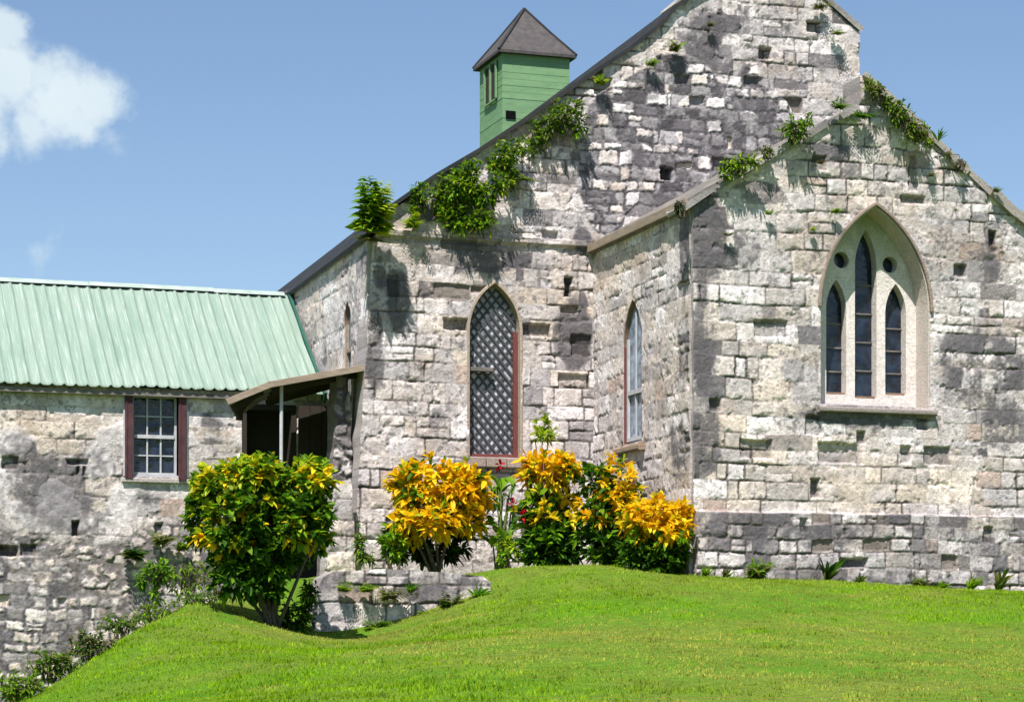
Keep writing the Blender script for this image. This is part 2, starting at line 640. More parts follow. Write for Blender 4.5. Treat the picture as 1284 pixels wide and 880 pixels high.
def ashlar_finish(S, T, seed, A, dark, cream, openj, miss=.02, blockdark=.20):
    edge, R, fs, ft = A
    n1 = fbm(S * 1.6, T * 1.6, seed + 11, 5, .6)
    n2 = fbm(S * 6, T * 6, seed + 12, 4, .6)
    n3 = fbm(S * 24, T * 24, seed + 13, 3, .6)
    ns = fbm(S * 9, T * 1.3, seed + 14, 4, .6)          # runs of wet black growth
    op = np.clip(openj - .32 + 2.3 * (fbm(S * 1.3, T * 1.3, seed + 15, 4) - .5) + .75 * (R[5] - .5) + 1.2 * (fbm(S * 5, T * 5, seed + 16, 2) - .5), 0, 1)
    jw = .008 * op
    p = sstep(0, .016, edge - jw + .014 * (n3 - .5))
    bx, by = S + 37.0 * R[0], T + 53.0 * R[1]           # each stone has its own grain
    nm = fbm(bx * 13, by * 13, seed + 19, 4, .65)
    n2b = fbm(bx * 6, by * 6, seed + 12, 4, .6)
    n1b = fbm(bx * 1.9, by * 1.9, seed + 11, 5, .6)
    n0 = fbm(S * .8, T * .8, seed + 10, 3)
    h = p * (.001 + .014 * op) + (R[0] - .5) * (.006 + .016 * op)
    h += (R[1] - .5) * .014 * (fs - .5) + (R[2] - .5) * .012 * (ft - .5)
    h += .016 * (n2 - .5) + .008 * (n3 - .5) + .014 * (n1 - .5)
    chip = sstep(.56, .70, n2) * (1 - sstep(.0, .08, edge))
    h -= .022 * chip
    gone = (R[3] < miss)
    h = np.where(gone, h - (.03 + .05 * R[4]) * p, h)
    v = .80 + .30 * R[1]
    base = lerp(PALE, CREAM, np.clip(cream + .9 * (R[2] - .5) + 1.2 * (n0 - .5), 0, 1)[:, None]) * v[:, None]
    base = np.where((R[4] < .015)[:, None], PINK * v[:, None], base)
    base = np.where(((R[4] > .30) & (R[4] < .42))[:, None], lerp(base, GREY * 1.25, .6), base)
    base = np.where((R[4] > .90)[:, None], WHITE, base)
    base = base * (0.84 + .32 * n2b)[:, None] * lerp(.74, 1.12, sstep(.28, .62, nm))[:, None]
    # grey bloom in large soft shapes, brown wash in others
    base = lerp(base, GREY * (0.8 + .5 * n3)[:, None], (.50 * sstep(.48, .64, .35 * n1 + .65 * n1b))[:, None])
    base = lerp(base, TAN * (.8 + .5 * n3)[:, None], (.38 * sstep(.56, .72, fbm(S * 2.4, T * 3.4, seed + 23, 4)))[:, None])
    # per-stone black growth
    pb = np.clip(blockdark * (.55 + 2.6 * np.clip(dark, 0, 1)), 0, .9)
    bd = sstep(0, .05, pb - R[5]) * (.35 + .60 * R[3]) * sstep(.18, .5, nm + .30 * (n3 - .5) + .08 + .30 * np.clip(dark, 0, 1))
    base = lerp(base, DARK * (1 + .8 * R[0])[:, None], bd[:, None])
    # free-form black growth, ragged
    st = sstep(.60, .74, (.20 * n1 + .20 * n1b + .20 * n2b + .08 * n3 + .12 * nm + .20 * ns) + .42 * dark)
    base = lerp(base, DARK * (.8 + .9 * n3)[:, None], (.86 * st * sstep(.2, .5, nm + .3 * (n3 - .5) + .12))[:, None])
    sp = sstep(.60, .68, nm + .25 * (n1 - .5) + .15 * dark)
    base = lerp(base, DARK * 1.4, (.65 * sp)[:, None])
    # open joints hold dark soil, tight ones old lime
    j = 1 - p
    base = lerp(base, np.array((.085, .075, .065)), (j * np.clip(.10 + 1.3 * op, 0, .95))[:, None])
    base = np.where((gone & (p > .3))[:, None], CORE * (.5 + n2)[:, None], base)
    return h, base


def rubble_finish(S, T, seed, A, white=.35, mortar=(.07, .07, .075), tone=1.0, warm=0.0, relief=.05, buried=.0):
    edge, R = A
    n2 = fbm(S * 6, T * 6, seed + 12, 4, .6)
    n3 = fbm(S * 24, T * 24, seed + 13, 3, .6)
    p = sstep(.002, .026, edge - .018 * R[5] + .045 * (n3 - .5) + .03 * (n2 - .5))
    h = p * relief * (.5 + .7 * R[0]) + (R[1] - .5) * .02 + .024 * (n2 - .5) + .012 * (n3 - .5)
    lightc = lerp(WHITE, CREAM, np.clip(R[3] * .9 + warm - .2, 0, 1)[:, None]) * (.72 + .4 * R[4])[:, None]
    midc = lerp(GREY, TAN, np.clip(R[3] * warm * 2, 0, 1)[:, None]) * (.35 + .9 * R[4])[:, None]
    w = np.asarray(white) + 0 * S
    isw = R[2] < w
    bur = (~isw) & (R[4] < buried)
    p = np.where(bur, p * .25 * sstep(.4, .6, n2), p)
    base = np.where(isw[:, None], lightc, midc * tone)
    base = base * (.78 + .44 * n2)[:, None]
    eat = sstep(.50, .66, n2 + .10 * (n3 - .5)) * np.where(isw, .55, .8)   # growth eating into the faces
    nm = fbm(S * 12, T * 12, seed + 19, 4, .65)
    mort = np.array(mortar) * (.25 + 1.5 * nm)[:, None]
    spk = sstep(.60, .68, nm + .2 * (n3 - .5))
    mort = lerp(mort, GREY * 1.3, (.6 * spk)[:, None])
    base = lerp(base, mort * 1.3, (eat * .8)[:, None])
    base = lerp(mort, base, p[:, None])
    h = np.where(bur, .012 * (n2 - .5) + .014 * (n3 - .5) + .012 * (nm - .5), h)
    return h, base


def patchwork(S, T, seed, A, white, dark, warm=.0):
    """Small squared stones worn flush, each white, grey or black, their faces half eaten by growth."""
    edge, R, fs, ft = A
    n2 = fbm(S * 6, T * 6, seed + 12, 4, .6); n3 = fbm(S * 24, T * 24, seed + 13, 3, .6); nm = fbm(S * 12, T * 12, seed + 19, 4, .65)
    big = fbm(S * 1.7, T * 1.7, seed + 20, 4)
    p = sstep(.0, .020, edge - .020 * R[1] + .040 * (n3 - .5) + .03 * (n2 - .5))
    q = R[2] + .5 * (big - .5)
    w = np.asarray(white) + 0 * S
    isw = q < w
    isd = q > 1 - dark
    cw = lerp(WHITE, CREAM, np.clip(R[3] * 1.2 - .3 + warm, 0, 1)[:, None]) * (.75 + .35 * R[4])[:, None]
    cg = lerp(GREY, TAN, (.5 * warm * R[3])[:, None] if warm else (0 * R[3])[:, None]) * (.6 + .8 * R[4])[:, None]
    cdk = DARK * (.9 + 1.1 * R[4])[:, None]
    base = np.where(isw[:, None], cw, np.where(isd[:, None], cdk, cg))
    base = base * (.70 + .6 * nm)[:, None]
    mort = lerp(DARK * 1.15, GREY * .7, sstep(.45, .62, nm)[:, None]) * (.6 + .8 * n3)[:, None]
    eat = sstep(.50, .64, n2 + .18 * (n3 - .5)) * np.where(isw, .75, .8)
    base = lerp(base, mort * 1.15, (eat * .85)[:, None])
    base = lerp(mort, base, p[:, None])
    h = p * np.where(isw, .014, .006) + (R[1] - .5) * .012 + .016 * (n2 - .5) + .010 * (n3 - .5)
    gone = R[3] > .975
    h = np.where(gone, h - .06 * p, h)
    return h, base


# ------------------------------------------------------------------ the terrain
YC, YN, XC, XN, YW = 27.73, 31.25, 11.67, 8.42, 33.6
CP = []
for (u, v, d) in [(642, 880, 15.7), (1284, 880, 16), (1000, 880, 15.8), (300, 890, 15.6), (0, 930, 15.5), (30, 884, 21.0), (345, 786, 27),
                  (300, 746, 29.0), (400, 799, 28.2), (500, 777, 28.6), (617, 743, 28.9), (640, 712, 30.2), (760, 709, 30.3), (870, 723, 29.9), (1050, 730, 30.6),
                  (1284, 745, 31.5), (642, 800, 22), (1000, 800, 22.5), (1284, 806, 23), (300, 828, 21.5), (200, 772, 26.2), (100, 832, 23.8),
                  (250, 752, 27.6), (150, 800, 25), (30, 960, 33), (150, 905, 33.4), (230, 800, 33.4), (-150, 990, 33), (-100, 950, 20), (0, 925, 24), (30, 908, 24.5), (30, 935, 28), (100, 842, 25.5), (100, 885, 29), (100, 920, 32), (200, 776, 27.6), (200, 806, 30.5), (-100, 980, 26),
                  (270, 760, 31.5), (300, 752, 32.5), (160, 805, 26.6), (160, 840, 30), (345, 803, 25.2), (345, 815, 23.6), (440, 808, 26.6), (440, 820, 24.5), (540, 783, 26.8), (540, 803, 24), (640, 765, 26.5)]:
    p = atD(u, v, d); CP.append((p.x, p.y, p.z))
CP += [(0, 0, -1.6), (5, 5, -1.2), (-4, 4, -1.6), (10, 6, -1.1), (9, 29.5, 1.09), (10.5, 30, 1.13), (7.4, 30, 1.02), (7.4, 32, .95), (18, 27, .9),
       (20, 20, .5), (-6, 34, -1.6), (-5, 26, -1.4), (13, 31, 1.0), (16, 34, .9)]
CP = np.array(CP)


def tps_fit(P):
    n = len(P)
    r = np.hypot(P[:, None, 0] - P[None, :, 0], P[:, None, 1] - P[None, :, 1])
    K = np.where(r > 0, r * r * np.log(np.maximum(r, 1e-9)), 0) + np.eye(n) * .25
    Q = np.c_[np.ones(n), P[:, :2]]
    A = np.block([[K, Q], [Q.T, np.zeros((3, 3))]])
    return np.linalg.solve(A, np.r_[P[:, 2], 0, 0, 0])


TW = tps_fit(CP)


def terrain(x, y):
    x = np.asarray(x, float); y = np.asarray(y, float)
    xc, yc = np.clip(x, -8, 22), np.clip(y, -2, 36)
    z = TW[-3] + TW[-2] * xc + TW[-1] * yc
    for i in range(len(CP)):
        r = np.hypot(xc - CP[i, 0], yc - CP[i, 1])
        z = z + TW[i] * np.where(r > 0, r * r * np.log(np.maximum(r, 1e-9)), 0)
    beh = sstep(27.85, 28.05, y) * sstep(6.72, 6.9, x) * (1 - sstep(8.7, 9.3, x))
    z = lerp(z, np.maximum(z, 1.05), beh)
    far = np.maximum(np.abs(x - xc), np.abs(y - yc))
    return lerp(z, np.full_like(z, -2.0), sstep(0, 40, far))


def ground_z(x, y):
    return float(terrain(np.array([x]), np.array([y]))[0])


def build_ground():
    def axis(a, b, step, far):
        core = np.arange(a, b + 1e-6, step)
        ext = np.array([1, 3, 7, 15, 30, 60, 120, 300, 700, 1500.])
        return np.r_[a - ext[::-1], core, b + ext]
    gx = axis(-6, 21, .09, 0); gy = axis(11, 35, .09, 0)
    X, Y = np.meshgrid(gx, gy, indexing='ij')
    Z = terrain(X, Y)
    Z = Z + .05 * (fbm(X * .8, Y * .8, 5, 3) - .5) + .02 * (fbm(X * 4, Y * 4, 6, 3) - .5)
    n, m = X.shape
    idx = np.arange(n * m).reshape(n, m)
    q = np.stack([idx[:-1, :-1], idx[1:, :-1], idx[1:, 1:], idx[:-1, 1:]], -1).reshape(-1, 4)
    me = mesh_np('ground', np.stack([X, Y, Z], -1).reshape(-1, 3), [q], smooth=True)
    o = link('ground', me, M['ground'])
    tag(o, 'sloping green lawn rising to the foot of the church', 'lawn', kind='structure')
    # grass
    N = 420000
    x = RNG.uniform(1.0, 17.5, N); y = RNG.uniform(13.2, 31.0, N)
    keep = (y < YC - .02) | (x < XC - .05)
    rz = (y > 27.55) & (y < 28.1) & (x > 6.75) & (x < 8.95)
    gone = (y > 28.1) & (x > 6.8) & (x < 8.9)
    x, y = x[keep & ~rz & ~gone], y[keep & ~rz & ~gone]
    n = len(x)
    z = terrain(x, y) + .05 * (fbm(x * .8, y * .8, 5, 3) - .5) + .02 * (fbm(x * 4, y * 4, 6, 3) - .5) - .006
    patch = fbm(x * .45, y * .45, 91, 4); fine = fbm(x * 3.2, y * 3.2, 92, 3)
    dry = sstep(.39, .58, patch + .45 * (fine - .5))
    # worn, yellowish patch at the foot of the slope
    pc = atD(915, 835, 18.7); wp = np.exp(-(((x - pc.x) / 1.3) ** 2 + ((y - pc.y) / 2.2) ** 2))
    edge = np.exp(-((y - 26.6) / 1.6) ** 2) * (x > 8.5) + sstep(5.5, 3.5, x - .25 * (y - 24))
    dry = np.clip(dry * (1 - .7 * np.clip(edge, 0, 1)) + 2.0 * wp * (.3 + 1.2 * fine), 0, 1)
    cl = fbm(x * 7, y * 7, 93, 3)
    ht = RNG.uniform(.013, .033, n) * (.75 + .7 * fine) * (.7 + .9 * sstep(.45, .75, cl)) * (1 - .35 * dry)
    edgew = np.exp(-((y - YC) / .18) ** 2) * (x > XC) + np.exp(-((y - 27.45) / .12) ** 2) * ((x > 6.6) & (x < 9.1))
    tall = RNG.random(n) < .5 * edgew
    ht = np.where(tall, ht * RNG.uniform(1.5, 3.0, n), ht)
    wd = RNG.uniform(.004, .009, n)
    a = RNG.uniform(0, 2 * np.pi, n); ln = RNG.uniform(.1, .75, n) * ht; la = RNG.uniform(0, 2 * np.pi, n)
    ca, sa = np.cos(a) * wd, np.sin(a) * wd
    P = np.stack([x, y, z], -1)
    v0 = P + np.stack([-ca, -sa, 0 * x], -1); v1 = P + np.stack([ca, sa, 0 * x], -1)
    v2 = P + np.stack([np.cos(la) * ln, np.sin(la) * ln, ht], -1)
    V = np.stack([v0, v1, v2], 1).reshape(-1, 3)
    g1, g2, g3 = np.array((.17, .345, .008)), np.array((.28, .44, .012)), np.array((.43, .39, .085))
    c = lerp(g1, g2, RNG.random(n)[:, None])
    c = lerp(c, g3, (dry * RNG.uniform(.45, 1, n))[:, None])
    c = c * (RNG.uniform(.80, 1.10, n) * (.80 + .38 * sstep(.3, .7, fbm(x * 2.1, y * 1.4, 95, 3))))[:, None]
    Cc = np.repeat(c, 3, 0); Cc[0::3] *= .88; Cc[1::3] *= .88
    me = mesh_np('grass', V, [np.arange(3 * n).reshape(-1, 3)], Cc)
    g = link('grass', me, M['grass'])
    tag(g, 'short bright green grass covering the sloping lawn', 'grass', kind='stuff')


build_ground()

# ------------------------------------------------------------------ the church
church = empty('church', (XC, YN, .8), 'old weathered limestone church with tall gable, lower chancel and green wooden turret', 'church')
cN = lambda u, v: onY(u, v, YN)
cC = lambda u, v: onY(u, v, YC)
cS = lambda u, v: onX(u, v, XC)
cL = lambda u, v: onX(u, v, XN)
cW = lambda u, v: onY(u, v, YW)


def rough(poly_px, conv, amp, seed, step=.16):
    """Turns a photo-measured outline into plane coordinates, with broken stone edges."""
    pts = [conv(*p) for p in poly_px]
    rg = random.Random(seed); out = []
    n = len(pts)
    for i in range(n):
        a, b = pts[i], pts[(i + 1) % n]
        L = math.hypot(b[0] - a[0], b[1] - a[1]); k = max(1, int(L / step))
        for j in range(k):
            t = j / k
            x, y = a[0] + (b[0] - a[0]) * t, a[1] + (b[1] - a[1]) * t
            if j: x += rg.uniform(-amp, amp); y += rg.uniform(-amp, amp)
            out.append((x, y))
    return out


# --- windows: outlines first, so that the walls can be opened for them
xa, zb = cN(588, 572); xb, _ = cN(653, 572); _, zs = cN(621, 416); _, za = cN(621, 354)
LAT = (xa, xb, zs, za, zb)
xa, zb = cC(1029, 506); xb, _ = cC(1166, 506); _, zs = cC(1097, 388); _, za = cC(1097, 258)
BIG = (xa, xb, zs, za, zb)
ya, zb = cS(808, 552); yb, _ = cS(784, 545); _, zs = cS(796, 432); _, za = cS(795, 376)
SID = (min(ya, yb), max(ya, yb), zs, za, zb)
NAR = (32.16, 32.56, 4.72, 5.04, 3.3)

nave_out = rough([(440, 765), (446, 650), (455, 500), (462, 400), (468, 300), (482, 272), (545, 222), (600, 190), (660, 150), (728, 103), (770, 76), (800, 55),
                  (836, 28), (852, 6), (868, -4), (940, -45), (1030, -2), (1078, 42), (1078, 260), (960, 300), (800, 372), (778, 765)], cN, .014, 3)
nave_holes_px = [(556, 400, 589, 413, .09, .55), (655, 407, 690, 421, .08, .5), (708, 348, 717, 371, .14, .3), (827, 210, 843, 226, .16, .25),
                 (634, 225, 651, 250, .03, .8), (700, 470, 738, 486, .05, .6), (716, 420, 742, 446, .05, .45), (486, 344, 500, 372, .03, .5),
                 (680, 290, 700, 303, .05, .7), (745, 98, 768, 118, .06, .5), (952, 60, 968, 74, .08, .5), (1012, 28, 1030, 40, .09, .4)]
ZS0 = cN(600, 298)[1]


def nave_style(S, T):
    rz = blobs(S, T, cN, [(800, 165, 75, 70, 1), (860, 215, 110, 60, 1), (930, 170, 80, 60, .8), (960, 110, 50, 50, .45), (760, 240, 35, 60, .8), (720, 200, 20, 50, .4), (850, 110, 60, 50, .7)])
    dark = blobs(S, T, cN, [(720, 420, 30, 50, .75), (725, 375, 14, 30, .3), (500, 380, 16, 45, .7), (470, 440, 12, 60, .6), (500, 470, 50, 20, .35), (520, 520, 60, 25, .30),
                            (480, 340, 14, 24, .5), (600, 325, 80, 26, .45), (730, 300, 16, 20, .6), (690, 200, 50, 60, .4), (560, 270, 70, 20, .35),
                            (880, 40, 30, 40, .55), (920, 20, 25, 30, .4), (650, 470, 60, 60, -.25), (540, 440, 60, 60, -.2), (1000, 60, 60, 60, .1)])
    cream = .10 + blobs(S, T, cN, [(640, 460, 130, 140, .5), (700, 380, 60, 60, .3), (520, 260, 50, 50, .2)])
    dark = dark + blobs(S, T, cN, [(600, 620, 170, 60, -.25)])
    A = ashlar(S, T, 21, .17, .29, .22, .62)
    h1, c1 = ashlar_finish(S, T, 21, A, dark, cream, .42, .014)
    Rb = ashlar(S, T, 44, .10, .21, .12, .36, 2.6)
    ul = blobs(S, T, cN, [(960, 60, 90, 90, .35), (880, 170, 40, 40, .1)])
    h2_, c2 = patchwork(S, T, 44, Rb, .27 + ul, .40)
    m = sstep(.42, .54, rz + .35 * (fbm(S * 1.8, T * 1.8, 71, 4) - .5))
    h = lerp(h1, h2_ + .01, m); c = lerp(c1, c2, m[:, None])
    # string course
    mx = 1 - sstep(cN(736, 300)[0] - .02, cN(736, 300)[0], S)
    zz = ZS0 + .0 * S
    band = sstep(-.055, -.045, T - zz) * (1 - sstep(.03, .045, T - zz)) * mx * (.6 + .4 * sstep(.3, .4, fbm(S * 3, T * 0, 9, 2)))
    h = h + .055 * band
    c = lerp(c, np.array((.25, .23, .20)), (.45 * band)[:, None])
    under = sstep(-.12, -.085, T - zz) * (1 - sstep(-.06, -.05, T - zz)) * mx
    h = h - .03 * under
    # battered left foot
    return rects(S, T, cN, nave_holes_px, h, c)


gable = link('gable_wall', wall_mesh('gable_wall', nave_out, [arch(*LAT)], .0125, nave_style, place_front(YN), .55), M['stone'], church)

ZPL = cC(1000, 643)[1]
chan_out = rough([(871, 790), (870.5, 640), (870, 450), (869, 256), (930, 222), (1000, 181), (1066, 142), (1078, 134), (1078, 94), (1131, 142), (1181, 190), (1240, 243), (1305, 300),
                  (1326, 320), (1326, 790)], cC, .012, 5)
chan_holes = [(928, 552, 968, 574, .05, .6), (1026, 556, 1082, 580, .055, .75), (1158, 560, 1192, 582, .05, .5), (1017, 600, 1028, 624, .11, .45), (946, 402, 988, 422, .05, .6),
              (1241, 290, 1249, 316, .10, .45), (1196, 332, 1212, 346, .07, .45), (1130, 246, 1160, 254, .05, .5), (1010, 520, 1030, 545, .06, .55), (1075, 540, 1086, 556, .07, .4),
              (1150, 524, 1164, 538, .07, .4), (1018, 196, 1036, 212, .05, .6), (890, 500, 905, 516, .06, .5), (1130, 560, 1142, 580, .05, .6), (1000, 650, 1010, 668, .05, .5),
              (1230, 660, 1242, 682, .05, .5), (1050, 700, 1085, 712, .07, .5), (1140, 195, 1150, 240, .04, .6)]


def chancel_style(S, T):
    dark = blobs(S, T, cC, [(885, 300, 26, 80, .75), (880, 420, 22, 60, .6), (870, 560, 40, 40, .7), (885, 500, 22, 60, .5), (1235, 460, 60, 70, .45), (1260, 540, 40, 40, .4), (1060, 520, 60, 12, .7),
                            (930, 310, 30, 30, .3), (1050, 525, 90, 14, .4), (1150, 525, 30, 12, .4), (950, 240, 40, 16, .4), (1030, 190, 40, 20, .3), (1110, 140, 40, 30, .35), (1230, 330, 30, 40, .3),
                            (990, 540, 70, 60, -.25), (1000, 600, 120, 35, -.35), (1150, 600, 100, 35, -.3), (1050, 230, 80, 30, -.1), (960, 350, 50, 60, -.1)])
    cream = .10 + blobs(S, T, cC, [(1000, 590, 160, 60, .55), (940, 520, 70, 50, .3), (1130, 610, 120, 40, .35), (1120, 255, 50, 20, .4), (1010, 310, 80, 60, .1)])
    A = ashlar(S, T, 33, .19, .29, .26, .66)
    openj = .38 + blobs(S, T, cC, [(1100, 190, 130, 70, .4), (1200, 270, 70, 70, .2)])
    h1, c1 = ashlar_finish(S, T, 33, A, dark, cream, openj, .010, .19)
    # plinth, built of smaller black-stained stones and standing proud
    A2 = ashlar(S, T, 57, .15, .23, .16, .42, 1.6)
    d2 = .34 + blobs(S, T, cC, [(930, 660, 60, 25, .25), (1040, 660, 60, 25, .05), (1200, 665, 60, 20, .0), (1000, 700, 200, 16, -.15)])
    h2_, c2 = ashlar_finish(S, T, 57, A2, d2, .1 + 0 * S, .70, .014, .34)
    pm = 1 - sstep(-.008, .008, T - ZPL - .03 * (fbm(S * 3, T, 8, 2) - .5))
    h = lerp(h1, h2_ + .07, pm); c = lerp(c1, c2, pm[:, None])
    return rects(S, T, cC, chan_holes, h, c)


link('chancel_wall', wall_mesh('chancel_wall', chan_out, [arch(*BIG)], .0125, chancel_style, place_front(YC), .5), M['stone'], church)

# chancel side wall, facing the yard
ztop = 5.72
side_out = [(YC + .07, .6), (YC + .07, ztop), (YN, ztop), (YN, .6)]


def side_style(S, T):
    dark = blobs(S, T, cS, [(855, 560, 20, 40, .5), (862, 300, 8, 70, .75), (862, 420, 12, 60, .5), (800, 560, 30, 20, .1), (845, 470, 16, 40, .3), (760, 340, 12, 40, .1)])
    cream = .45 + blobs(S, T, cS, [(790, 310, 60, 40, .5)])
    A = ashlar(S, T, 61, .19, .29, .28, .7)
    h, c = ashlar_finish(S, T, 61, A, dark - .1, cream, .30, .01, .10)
    return h + .035, c


link('chancel_wall', wall_mesh('chancel_wall', side_out, [arch(*SID)], .016, side_style, place_left(XC), .45), M['stone'], church)


def nside_style(S, T):
    cream = .25 + 0 * S
    dark = blobs(S, T, cL, [(450, 330, 20, 60, .5), (425, 440, 30, 20, .4), (400, 420, 10, 40, .2)])
    A = ashlar(S, T, 66, .26, .36, .6, 1.2)
    h, c = ashlar_finish(S, T, 66, A, dark - .12, cream, .02, .0, .05)
    return h + .03, c


link('nave_wall', wall_mesh('nave_wall', [(YN + .07, .5), (YN + .07, 5.72), (37.5, 5.72), (37.5, .5)], [arch(*NAR)], .02, nside_style, place_left(XN), .4), M['stone'], church)
# walls out of sight that close the building
b = MB()
b.box(XN, XN + .5, 37.5, 46, .3, 5.7); b.box(XN, 19.4, 45.6, 46.0, .3, 5.7)
b.box(18.9, 19.4, YN + .05, 45.6, .3, 5.7); b.box(16.4, 16.9, YC + .55, YN - .1, .3, 5.7)
me = bpy.data.meshes.new('nave_wall'); me.from_pydata(b.v, [], b.f)
ca = me.color_attributes.new('Col', 'FLOAT_COLOR', 'POINT')
ca.data.foreach_set('color', np.tile((.42, .41, .38, 1), len(b.v)).astype(np.float32))
link('nave_wall', me, M['stone'], church)


def far_style(S, T):
    A = ashlar(S, T, 69, .19, .29, .26, .66)
    return ashlar_finish(S, T, 69, A, .1 + 0 * S, .1 + 0 * S, .38, .01, .19)


link('nave_wall', wall_mesh('nave_wall', [(15.9, .4), (15.9, 7.72), (19.4, 5.48), (19.4, .4)], [], .025, far_style, place_front(YN), .45), M['stone'], church)


# roofs
def slab(name, p, t, material, parent, **k):
    m = MB(); m.prism(p, (0, 0, -t)); return m.build(name, material, parent, **k)


def rake_px(pts, Y):
    return [onY(u, v, Y) for (u, v) in pts]


def nave_roof():
    line = rake_px([(452, 304), (484, 260), (545, 218), (600, 186), (660, 146), (730, 98), (790, 58), (836, 22), (846, 6)], YN - .12)
    line[0] = (8.31, 5.735)
    line.append((13.94, line[-1][1] + (13.94 - line[-1][0]) * .70))
    m = MB(); y0, y1 = YN - .08, 46.2
    rg = random.Random(4)
    n = len(line)
    for (x, z) in line:
        j = rg.uniform(-.02, .02)
        for yy in (y0 + j, y1):
            zz = z - (.38 if yy == y1 else 0); m.v.append((x, yy, zz)); m.v.append((x + .03, yy, zz - .045))
    for i in range(n - 1):
        a = i * 4; c = a + 4
        m.f += [(a, c, c + 2, a + 2), (a + 1, a + 3, c + 3, c + 1), (a, a + 1, c + 1, c), (a + 2, c + 2, c + 3, a + 3)]
    m.f += [(0, 2, 3, 1), (4 * n - 4, 4 * n - 3, 4 * n - 1, 4 * n - 2)]
    m.build('nave_roof', M['dark_roof'], church)
    rz = line[-1][1]
    zr = lambda x: rz - .75 + (5.35 - rz + .75) * (x - 13.94) / 5.86
    m = MB()
    m.prism([(13.94, YN + .6, zr(13.94)), (15.9, YN + .6, zr(15.9)), (15.9, YN - .12, zr(15.9)), (19.8, YN - .12, 5.35), (19.8, 46.2, 5.35), (13.94, 46.2, zr(13.94))], (0, 0, -.08))
    m.build('nave_roof', M['dark_roof'], church)
    return rz


RIDGE = nave_roof()
APX, APZ = 14.05, 7.22
slab('chancel_roof', [(XC - .10, YC - .02, 5.80), (APX, YC + .3, APZ), (APX, YN - .02, APZ), (XC - .10, YN - .02, 5.80)], .09, M['grey_roof'], church)
slab('chancel_roof', [(APX, YC + .3, APZ - .02), (17.1, YC + .3, 5.2), (17.1, YN - .02, 5.2), (APX, YN - .02, APZ - .02)], .09, M['grey_roof'], church)
# the tan eaves board over the chancel side wall
m = MB(); m.box(XC - .145, XC - .108, YC - .06, YN - .03, 5.685, 5.80)
m.build('eaves_board', M['timber'], church, bevel=.006)
m = MB(); m.box(XC - .106, XC - .045, YC - .03, YN - .04, 5.675, 5.69)
m.build('soffit', M['grey_timber'], church)


# coping stones on the rakes
def coping(pts, Y, th, over, depth, seed, stone=.55):
    rg = random.Random(seed)
    m = MB()
    P = [Vector((x, 0, z)) for x, z in pts]
    for a, b_ in zip(P[:-1], P[1:]):
        L = (b_ - a).length; k = max(1, round(L / stone))
        for i in range(k):
            p = a.lerp(b_, i / k + .008); q = a.lerp(b_, (i + 1) / k - .008)
            d = (q - p).normalized(); nrm = Vector((-d.z, 0, d.x))
            if nrm.z < 0: nrm = -nrm
            j1, j2, j3, j4 = (rg.uniform(-.020, .020) for _ in range(4))
            o = over + rg.uniform(-.045, .03)
            quad = [p + nrm * (j1 - .01), q + nrm * (j2 - .01), q + nrm * (th + j3), p + nrm * (th + j4)]
            m.prism([(v.x, Y - o, v.z) for v in quad], (0, depth + o, 0))
    return m


def stone_mesh(m, name, parent, base, seed, dk=.5, bevel=.015):
    """A mesh of separate stones with a colour and growth of its own per stone."""
    me = bpy.data.meshes.new(name); me.from_pydata(m.v, [], m.f)
    o = link(name, me, M['stone'], parent)
    V = np.array(m.v)
    n = fbm(V[:, 0] * 2.1 + V[:, 1], V[:, 2] * 2.1, seed, 3)
    c = lerp(np.array(base), DARK * 1.2, (dk * sstep(.35, .7, n))[:, None])
    ca = me.color_attributes.new('Col', 'FLOAT_COLOR', 'POINT')
    c4 = np.ones((len(V), 4), np.float32); c4[:, :3] = c
    ca.data.foreach_set('color', c4.ravel())
    bv = o.modifiers.new('bevel', 'BEVEL'); bv.width = bevel; bv.segments = 2; bv.limit_method = 'ANGLE'
    return o


mL = coping(rake_px([(856, 262), (930, 219), (1000, 178), (1074, 136)], YC), YC, .045, .08, .5, 1, .42)
stone_mesh(mL, 'coping', church, (.36, .345, .32), 3, .7)
mR = coping(rake_px([(1079, 96), (1131, 143), (1181, 190), (1240, 243), (1330, 324)], YC), YC, .06, .08, .5, 2, .42)
stone_mesh(mR, 'coping', church, (.34, .32, .27), 4, .8)
mT = coping(rake_px([(850, 8), (868, -6), (940, -48), (1030, -4), (1079, 40)], YN), YN, .06, .06, .55, 6)
stone_mesh(mT, 'coping', church, (.32, .31, .28), 5, .7)

def ring(m, inner, outer, f0, f1, place):
    """A flat moulding between two outlines, from front f0 to back f1."""
    n = len(inner)
    v = []
    for (a, b_) in zip(inner, outer):
        v += [place(a, f0), place(b_, f0), place(a, f1), place(b_, f1)]
    f = []
    for i in range(n - 1):
        k, l = 4 * i, 4 * i + 4
        f += [(k, k + 1, l + 1, l), (k + 2, l + 2, l + 3, k + 3), (k, l, l + 2, k + 2), (k + 1, k + 3, l + 3, l + 1)]
    f += [(0, 2, 3, 1), (4 * n - 4, 4 * n - 3, 4 * n - 1, 4 * n - 2)]
    m.add(v, f)


fC = lambda p, y: (p[0], YC + y, p[1])
fN = lambda p, y: (p[0], YN + y, p[1])
fS = lambda p, y: (XC + y, p[0], p[1])
fL = lambda p, y: (XN + y, p[0], p[1])

# --- great chancel window: stone tracery plate, glass, hood mould, sill
TD = .36
YT = YC + TD
cT = lambda u, v: onY(u, v, YT)


def lan(u0, u1, vs_, va, vb):
    x0, z0 = cT(u0, vb); x1, _ = cT(u1, vb)
    return (x0, x1, cT(u0, vs_)[1], cT(u0, va)[1], z0)


